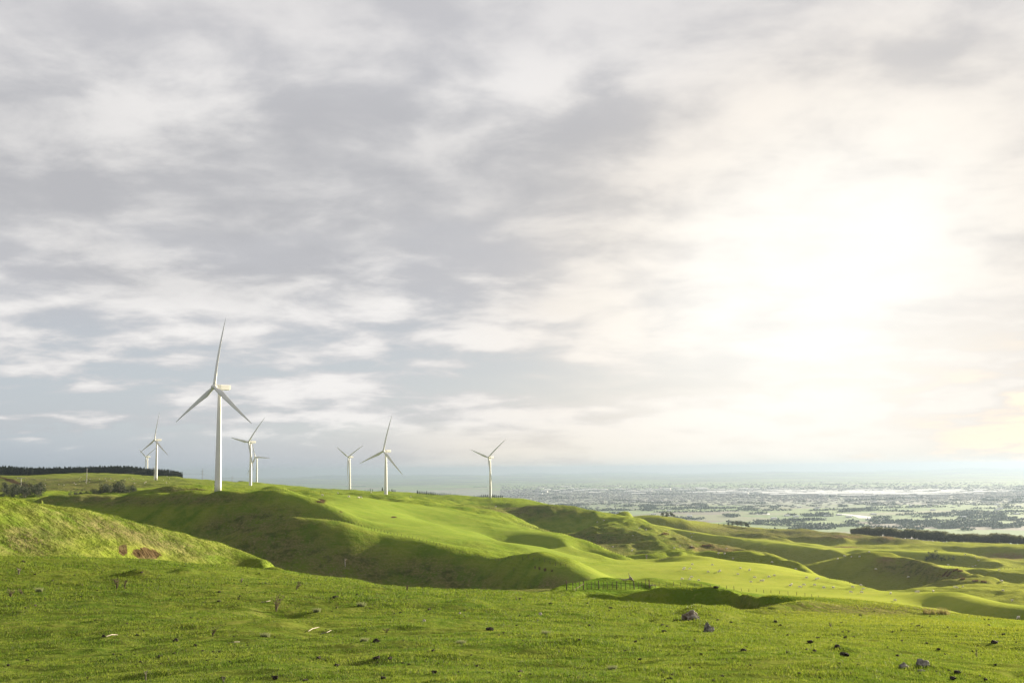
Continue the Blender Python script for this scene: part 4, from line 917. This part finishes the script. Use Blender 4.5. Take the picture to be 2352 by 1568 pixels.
expl += [(x/4+1764, y/4+1225, w_) for x, y, w_ in ((390,1010,14),(460,1270,10),(655,1203,7),(825,1218,6),(635,1048,14),(355,1075,9),(425,1085,12),(1740,1292,16),(1700,1345,18),(1660,1270,8),(180,937,7),(180,1100,10),(1565,1070,10),(1880,1085,6),(2165,935,9),(1625,1115,8),(790,955,8),(1230,993,6),(1460,1010,7),(1380,855,10),(1420,863,6),(850,755,9),(2030,850,9),(1730,948,7),(1775,1143,6),(2090,1217,8),(2000,1352,10),(1190,1130,9),(700,1125,22),(2080,1010,18),(1100,1050,7),(480,1335,6),(290,1295,9),(1145,908,7),(740,908,6),(690,908,6),(710,962,10),(600,970,6),(455,965,9),(115,850,7),(68,808,9))]
expl += [(x/4, y/4+1225, w_) for x, y, w_ in ((210,270,10),(480,440,7),(750,480,7),(2015,548,9),(2010,632,8),(1258,940,8),(1318,900,5),(1600,1108,7),(1470,1140,12),(1860,1085,7),(1955,1093,7),(2012,1093,6),(2110,1187,7),(1900,1172,6),(1290,1187,7),(250,1175,9),(75,1225,10),(1040,1115,7),(235,690,7),(320,668,9),(320,378,6),(1300,375,8),(2205,585,8),(740,590,6),(2050,1345,12))]
for (x, y, w_) in expl:
    p = hit(x, y, 18, 200); r = p.xy.length; s_ = w_*0.46/F*r*random.uniform(0.9, 1.15)
    o = bpy.data.objects.new('clod', random.choice(CM_)); C.objects.link(o); o.location = p+Vector((0, 0, 0.02+s_*0.2)); o.scale = (s_, s_*0.9, s_*random.uniform(0.7, 0.95)); o.rotation_euler.z = random.uniform(0, 6.28)
    side = 'left' if x < 784 else 'central' if x < 1568 else 'right'
    tag(o, 'dark clod scattered on the grass of the %s foreground' % side, 'clod', 'dark clods on the %s foreground grass' % side)
for k in range(150):
    x = random.uniform(20, 2340); y = random.uniform(1300, 1560) if x < 700 else random.uniform(1395, 1560)
    if x > 1700 and random.random() < 0.5: y = random.uniform(1400, 1470)
    p = hit(x, y, 18, 190); r = p.xy.length; s_ = random.uniform(1.1, 2.3)/F*r
    o = bpy.data.objects.new('clod', random.choice(CM_)); C.objects.link(o); o.location = p+Vector((0, 0, 0.03+s_*0.3)); o.scale = (s_*1.3, s_, s_*0.85); o.rotation_euler.z = random.uniform(0, 6.28)
    side = 'left' if x < 784 else 'central' if x < 1568 else 'right'
    tag(o, 'dark clod scattered on the grass of the %s foreground' % side, 'clod', 'dark clods on the %s foreground grass' % side)
def tussock(px, py, wpx, hpx, lab, m, n_=160, rmin=18, rmax=600, grp=None, name='tussock', cat='grass tussock', upright=0.5):
    p = hit(px, py, rmin, rmax); r = p.xy.length; w_ = wpx/F*r*0.5; h_ = hpx/F*r; b = MB(); th = max(0.006, r*0.00022)
    for k in range(n_):
        an = random.uniform(0, 6.28); rr = w_*math.sqrt(random.random()); x0, y0 = rr*math.cos(an), rr*math.sin(an)*0.7; hh = h_*random.uniform(0.5, 1); dx, dy = random.uniform(-1, 1)*hh*upright, random.uniform(-1, 1)*hh*upright
        zb = gz(p.x+x0, p.y+y0)-p.z-0.02
        b.add([(x0-th, y0, zb), (x0+th, y0, zb), (x0+dx, y0+dy, zb+hh)], [(0, 1, 2)])
    o = b.build(name, m, loc=p); return tag(o, lab, cat, grp)
M_TUS = simple('pale_tussock', (0.14, 0.155, 0.075), 0.9, 0.3, 6, trans=0.3); M_RUSH = simple('rush', (0.17, 0.15, 0.06), 0.9, 0.3, 6, trans=0.3)
M_REDR = simple('red_rush', (0.14, 0.095, 0.050), 0.9, 0.3, 3, trans=0.2)
for x, y, w_, lab in ((1408,1536,24,'pale grey-green tussock in the central foreground'),(1058,1478,26,'pale tussock left of the central foreground'),(1254,1456,24,'pale tussock with dark clods near the centre'),(830,1392,24,'whitish tussock on the hump left of centre'),(836,1472,20,'pale tussock beside the brown clod'),(728,1406,18,'grey tussock below the long clod'),(610,1462,24,'pale tussock above the left foreground clods'),(90,1360,16,'grey tussock on the far left slope')):
    tussock(x, y, w_*0.75, 12, lab, M_TUS, 170, upright=0.8)
for x, w_, lab in ((2134,22,'left clump of tall brown rushes in the right paddock'),(2166,22,'right clump of tall brown rushes in the right paddock')):
    tussock(x, 1410, w_*1.25, 17, lab, M_RUSH, 85, 150, 500, name='rushes', cat='rushes', upright=0.22)
for x, y in ((1618,1254),(1628,1256),(1590,1259),(2170,1318),(2180,1322),(2195,1314),(2205,1313),(2212,1331),(2240,1334),(2260,1336),(1530,1226),(1525,1228)):
    tussock(x, y, 12, 3.5, 'reddish rush clump on the golden hillside', M_REDR, 120, 820, 1300, 'reddish rush clumps on the hillsides', 'rushes', 'rushes', 0.4)

# ------------------------------------------------------------------ grass blades of the near pasture
def grass():
    N = 1000000; rs = np.random.default_rng(3)
    a = R(-27)+R(54)*rs.random(N); uu = math.log(15)+(math.log(185)-math.log(15))*rs.random(N)**1.12; r = np.exp(uu)
    fi = (a-AZ0)/(AZ1-AZ0)*(NA-1); fj = (uu-U0)/(U1-U0)*(NU-1); i = fi.astype(int); j = fj.astype(int); fi -= i; fj -= j
    z = (WZ[i, j]*(1-fi)+WZ[i+1, j]*fi)*(1-fj)+(WZ[i, j+1]*(1-fi)+WZ[i+1, j+1]*fi)*fj
    e = earth[i, j] < 0.3; a, r, z = a[e], r[e], z[e]
    x, y = r*np.sin(a), r*np.cos(a); n_ = len(x)
    dens = 0.7*fbm(x/1.3, y/1.3, 21, 3)+0.8*fbm(x/0.42, y/0.42, 22, 2)+0.5*fbm(x/6, y/6, 25, 2); hfac = np.clip(0.70+1.2*dens, 0.15, 1.8)
    h = (0.035+0.035*rs.random(n_))*hfac*np.clip(r/38, 0.85, 2.0); wd = r*0.00030*(0.7+0.6*rs.random(n_)); an = rs.random(n_)*6.28
    lx = (rs.random(n_)-0.5)*1.2*h; ly = (rs.random(n_)-0.5)*1.2*h; c, s = np.cos(an)*wd, np.sin(an)*wd
    v = np.stack([np.c_[x-c, y-s, z-0.01], np.c_[x+c, y+s, z-0.01], np.c_[x+lx, y+ly, z+h]], 1).reshape(-1, 3)
    me = tri_mesh('grass', v, np.arange(n_*3).reshape(-1, 3))
    m, t, o = mat('grass_blade'); geo = t.new('ShaderNodeNewGeometry'); pos = geo.outputs['Position']
    n1_ = t.noise(pos, 0.5, 4, 0.6); n2_ = t.noise(pos, 7, 3, 0.6)
    cc = t.mix(t.ss(n1_, 0.35, 0.65), (0.039, 0.066, 0.010), (0.084, 0.104, 0.018)); cc = t.mix(t.m('MULTIPLY', t.ss(t.noise(pos, 0.16, 5, 0.65), 0.50, 0.66), 0.55), cc, (0.050, 0.072, 0.012)); sx_ = t.new('ShaderNodeSeparateXYZ'); t.l.new(pos, sx_.inputs[0]); cc = t.mix(t.m('MULTIPLY', t.ss(sx_.outputs[0], -6.0, 40.0), 0.75), cc, (0.130, 0.134, 0.023))  # last mix paints sun glare into the blades towards the right
    nb_ = t.noise(pos, 14, 2, 0.6); cc = t.mix(t.m('MULTIPLY', t.ss(nb_, 0.55, 0.40), 0.55), cc, (0.020, 0.038, 0.006))
    cc = t.mix(t.m('MULTIPLY', t.ss(n2_, 0.52, 0.72), 0.45), cc, (0.22, 0.20, 0.09))
    d = t.new('ShaderNodeBsdfPrincipled'); t.l.new(cc, d.inputs['Base Color']); d.inputs['Roughness'].default_value = 0.7; d.inputs['Specular IOR Level'].default_value = 0.10
    tr = t.new('ShaderNodeBsdfTranslucent'); t.l.new(t.mix(1.0, cc, (1.5, 1.6, 0.9), 'MULTIPLY'), tr.inputs[0])
    mx = t.new('ShaderNodeMixShader'); mx.inputs[0].default_value = 0.5; t.l.new(d.outputs[0], mx.inputs[1]); t.l.new(tr.outputs[0], mx.inputs[2]); t.l.new(mx.outputs[0], o.inputs[0])
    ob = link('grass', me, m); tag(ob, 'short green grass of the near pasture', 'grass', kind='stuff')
grass()

# ------------------------------------------------------------------ the plain
def plain_material():
    m, t, o = mat('plain_fields'); geo = t.new('ShaderNodeNewGeometry'); pos = geo.outputs['Position']
    mp = t.new('ShaderNodeMapping'); t.l.new(pos, mp.inputs[0]); mp.inputs['Rotation'].default_value = (0, 0, 0.5); mp.inputs['Scale'].default_value = (0.0022, 0.0014, 0)
    def vor(feat, sc, out_):
        v_ = t.new('ShaderNodeTexVoronoi', feature=feat, voronoi_dimensions='2D', distance='CHEBYCHEV' if feat == 'F1' else 'EUCLIDEAN'); t.l.new(mp.outputs[0], v_.inputs['Vector']); v_.inputs['Scale'].default_value = sc; return v_.outputs[out_]
    cr = t.new('ShaderNodeSeparateColor'); t.l.new(vor('F1', 1.0, 'Color'), cr.inputs[0]); k = cr.outputs[0]
    c = t.mix(t.ss(k, 0.2, 0.5), (0.075, 0.140, 0.038), (0.115, 0.175, 0.055)); c = t.mix(t.ss(k, 0.76, 0.80), c, (0.13, 0.15, 0.08)); c = t.mix(t.ss(k, 0.86, 0.90), c, (0.12, 0.11, 0.09))
    n_ = t.noise(pos, 0.0012, 6, 0.65); nn = t.noise(pos, 0.006, 4, 0.6)
    c = t.mix(t.m('MULTIPLY', t.ss(nn, 0.60, 0.68), 0.4), c, (0.06, 0.09, 0.05))
    # suburbs: grey-brown mottle in a broad band
    ln = t.new('ShaderNodeVectorMath', operation='LENGTH'); t.l.new(pos, ln.inputs[0]); rr = ln.outputs['Value']
    town = t.m('MULTIPLY', t.ss(t.m('ADD', rr, t.m('MULTIPLY', n_, 5000)), 11800, 13200), t.ss(t.m('ADD', rr, t.m('MULTIPLY', n_, 6000)), 23000, 20500))
    tm = t.noise(pos, 0.012, 3, 0.8)
    c = t.mix(t.m('MULTIPLY', town, 0.75), c, t.mix(t.ss(tm, 0.48, 0.62), (0.11, 0.12, 0.11), (0.25, 0.25, 0.25)))
    far = t.ss(rr, 21000, 30000); c = t.mix(t.m('MULTIPLY', far, t.ss(t.noise(pos, 0.0005, 5, 0.65), 0.4, 0.6)), c, (0.03, 0.05, 0.045))
    b = t.new('ShaderNodeBsdfPrincipled'); t.l.new(c, b.inputs['Base Color']); b.inputs['Roughness'].default_value = 0.95; b.inputs['Specular IOR Level'].default_value = 0.1
    t.l.new(b.outputs[0], o.inputs[0]); return m
xs_ = np.linspace(-42000, 46000, 160); ys_ = np.r_[np.linspace(2500, 20000, 60), np.linspace(20500, 64000, 90)]
gx, gy = np.meshgrid(xs_, ys_, indexing='ij'); rg = np.hypot(gx, gy)
far_t = np.clip((rg-38000)/14000, 0, 1); gzz = PLAIN + fbm(gx/5000, gy/5000, 31, 4)*170*far_t + 25*far_t
na_, nu_ = gx.shape; idx = np.arange(na_*nu_).reshape(na_, nu_); qd = np.stack([idx[:-1, :-1], idx[1:, :-1], idx[1:, 1:], idx[:-1, 1:]], -1).reshape(-1, 4)
me = bpy.data.meshes.new('plain'); me.from_pydata(np.stack([gx, gy, gzz], -1).reshape(-1, 3).tolist(), [], qd.tolist()); me.update(); me.polygons.foreach_set('use_smooth', [True]*len(me.polygons))
o = link('plain', me, plain_material()); o['kind'] = 'structure'
def onplain(px, py, z=PLAIN):
    a, t = ray(px, py); r = z/t; return Vector((r*math.sin(a), r*math.cos(a), z)), r
# woods and hedgerows on the plain
vs_, fs_ = [], []; nv = 0; rs = np.random.default_rng(77)
def wood(cx, cy, L_, Wd, ang, h, dens=1.0):
    global nv
    n_ = int(min(900, max(40, L_*Wd/90*dens))); lx = (rs.random(n_)-.5)*L_; ly = (rs.random(n_)-.5)*Wd; c, s = math.cos(ang), math.sin(ang)
    x = cx+lx*c-ly*s; y = cy+lx*s+ly*c; hh = h*(0.75+0.5*fbm(x/40, y/40, 50, 2)); z = PLAIN+hh*rs.random(n_)**0.6
    v, f = leafcloud(np.c_[x, y, z], 11.0, rs); vs_.append(v); fs_.append(f+nv); nv += len(v)
for (x0, x1, y0, y1) in ((2072,2210,1195,1212),(2150,2300,1198,1208),(2060,2090,1196,1205),(2000,2040,1186,1198),(1830,1905,1209,1213),(1430,1500,1157,1163),(1480,1515,1160,1172),(1300,1340,1155,1162),(1400,1425,1175,1180),(1580,1620,1155,1162),(1930,1990,1169,1175),(1850,1910,1181,1184),(2290,2352,1203,1212),(2150,2190,1179,1183),(2240,2300,1144,1150),(2300,2352,1146,1154),(1480,1500,1165,1172),(1700,1725,1165,1170),(2280,2350,1186,1194)):
    for k in range(int((x1-x0)/9)+1):
        x = random.uniform(x0, x1); y = random.uniform(y0+3, y1+1); p, r = onplain(x, y); wood(p.x, p.y, 90, 60, random.uniform(0, 3), 17)
for k in range(240):
    x = random.uniform(500, 2450); y = 1108+110*random.random()**0.75
    if y < 1150 and random.random() < 0.3: continue
    p, r = onplain(x, y)
    if r > 30000: continue
    if random.random() < 0.6: wood(p.x, p.y, random.uniform(200, 700), 16, random.choice([0.5, 0.45, 2.07, 0.0, 0.1]), 13, 3)
    else: wood(p.x, p.y, random.uniform(60, 160), random.uniform(40, 90), random.uniform(0, 3), 14, 1.2)
o = link('woodland', tri_mesh('woodland', np.concatenate(vs_), np.concatenate(fs_)), simple('woodland_leaf', (0.062, 0.085, 0.045), 0.9, 0.3, 0.01)); tag(o, 'hazy dark woods and hedgerows spread over the distant plain', 'woodland', kind='stuff')
# river gravel and ponds
M_WATER = simple('pale_water', (0.75, 0.74, 0.70), 0.35, 0.1, 0.01)
b = MB()
for poly in (((1921,1179),(1950,1180.5),(1985,1184),(2008,1187),(1996,1190),(1972,1189.5),(1962,1185),(1930,1181)), ((1722,1179),(1768,1178.5),(1768,1181),(1740,1181)), ((2244,1186),(2270,1186.3),(2268,1188),(2242,1187.8))):
    b.add([onplain(x, y)[0]+Vector((0, 0, 0.6)) for x, y in poly], [tuple(range(len(poly)))])
o = b.build('river', M_WATER); o['kind'] = 'structure'
# town
M_WALL = simple('pale_wall', (0.62, 0.60, 0.57), 0.8, 0.15, 0.05); M_ROOFW = simple('pale_roof', (0.90, 0.89, 0.86), 0.5, 0.12, 0.05); M_ROOFG = simple('grey_roof', (0.35, 0.33, 0.32), 0.7, 0.3, 0.05)
def bmeshes(w_, d_, h_):
    b = MB(); b.box((0, 0, h_/2), (w_, d_, h_)); wm = b.mesh('wall'); wm.materials.append(M_WALL)
    b = MB(); e = 0.6; rh = h_*0.3+1; b.add([(-w_/2-e, -d_/2-e, h_), (w_/2+e, -d_/2-e, h_), (w_/2+e, d_/2+e, h_), (-w_/2-e, d_/2+e, h_), (-w_/2-e, 0, h_+rh), (w_/2+e, 0, h_+rh)], [(0,1,5,4),(2,3,4,5),(0,4,3),(1,2,5),(0,3,2,1)])
    rm = b.mesh('roof'); rm.materials.append(M_ROOFW); return wm, rm
BK = [bmeshes(90, 45, 9), bmeshes(160, 60, 11), bmeshes(240, 70, 12), bmeshes(40, 22, 8)]
def building(px, py, k, lab, grp, sc=1, rz=None):
    p, r = onplain(px, py); o = bpy.data.objects.new('warehouse', None); C.objects.link(o); o.location = p; o.scale = (sc, sc, sc); o.rotation_euler.z = random.uniform(-0.35, 0.35) if rz is None else rz
    for nm, me in zip(('wall', 'roof'), BK[k]):
        c = bpy.data.objects.new(nm, me); C.objects.link(c); c.parent = o
    tag(o, lab, 'building', grp)
for k in range(150):
    x = random.triangular(1560, 2352, 2000); y = random.gauss(1131+(x-1500)*0.001, 3.2); building(x, y, random.choice([0, 1, 1, 2]), 'long pale-roofed building in the distant town band', 'pale-roofed buildings of the distant town', 1.25)
for x in range(1840, 2110, 9): building(x+random.uniform(-3, 3), 1134.5+random.uniform(-1.2, 1.2)+(x-1840)*0.003, 2, 'long pale-roofed building in the distant town band', 'pale-roofed buildings of the distant town', 1.3)
for k in range(70):
    x = random.uniform(1240, 1800); y = random.gauss(1125, 3.5); building(x, y, random.choice([0, 3, 0, 1]), 'pale building in the left part of the distant town', 'pale buildings in the left part of the town', 1.1)
for k in range(36):
    x = random.uniform(1300, 2352); y = random.uniform(1150, 1195); building(x, y, 3, 'isolated farm building on the distant plain', 'farm buildings scattered on the plain', 0.9)
def tower_block(px, py, wpx, hpx, lab):
    p, r = onplain(px, py); w_ = wpx/F*r; h_ = hpx/F*r; o = root('tower_block', p, 0.2, label=lab, cat='tower block')
    b = MB(); b.box((0, 0, h_/2), (w_, w_*0.6, h_)); b.build('wall', M_WALL, o); b = MB(); b.box((0, 0, h_+1.2), (w_*1.03, w_*0.63, 2.4)); b.build('roof', M_ROOFW, o)
    for f in range(6):
        b = MB(); b.box((0, -w_*0.3-0.1, h_*(0.12+0.14*f)), (w_*0.86, 0.6, h_*0.05)); b.build('window_band', M_DARK, o)
tower_block(1439, 1127, 3.2, 6, 'left pale tower block of the distant town'); tower_block(1444, 1127, 3, 5.5, 'pale tower block touching the right side of the leftmost one'); tower_block(1515, 1123, 3.5, 6, 'tallest pale tower block in the middle of the distant town'); tower_block(1519, 1123, 2.5, 5.5, 'slim tower block right of the tallest one'); tower_block(1555, 1125, 2, 5, 'slender pale tower right of the town centre')
vs_, fs_ = [], []; N = 9000; px_ = rs.uniform(1150, 2420, N); py_ = 1113+rs.normal(0.5, 0.34, N)*36; k = 0; cube_f = np.array([(0,2,3),(0,3,1),(4,5,7),(4,7,6),(0,1,5),(0,5,4),(2,6,7),(2,7,3),(0,4,6),(0,6,2),(1,3,7),(1,7,5)])
cb = np.array([((i & 1)-.5, ((i >> 1) & 1)-.5, (i >> 2)) for i in range(8)], float)
for x, y in zip(px_, py_):
    if y < 1106: continue
    p, r = onplain(x, y)
    if r > 26000: continue
    s_ = rs.uniform(12, 30); vs_.append(cb*np.array([s_*1.3, s_, rs.uniform(5, 8)])+np.array(p)); fs_.append(cube_f+8*k); k += 1
o = link('town', tri_mesh('town', np.concatenate(vs_), np.concatenate(fs_)), simple('house', (0.30, 0.29, 0.28), 0.8, 0.4, 0.004)); tag(o, 'thousands of small houses of the distant hazy town', 'town', kind='stuff')

# ------------------------------------------------------------------ haze
b = MB(); zt = 112.0; zb = -480.0; b.box(((2000), 30000, (zt+zb)/2), (100000, 76000, zt-zb)); o = b.mesh('haze'); hz = link('haze', o)
m, t, oo = mat('haze'); pv = t.new('ShaderNodeVolumePrincipled'); pv.inputs['Density'].default_value = 3.7e-5; pv.inputs['Color'].default_value = (0.155, 0.195, 0.255, 1); pv.inputs['Anisotropy'].default_value = 0.40
t.l.new(pv.outputs[0], oo.inputs['Volume']); hz.data.materials.append(m); tag(hz, 'pale blue haze over the far plain', 'haze', kind='stuff')
scene.cycles.volume_bounces = 1; scene.cycles.max_bounces = 6; scene.cycles.transparent_max_bounces = 8
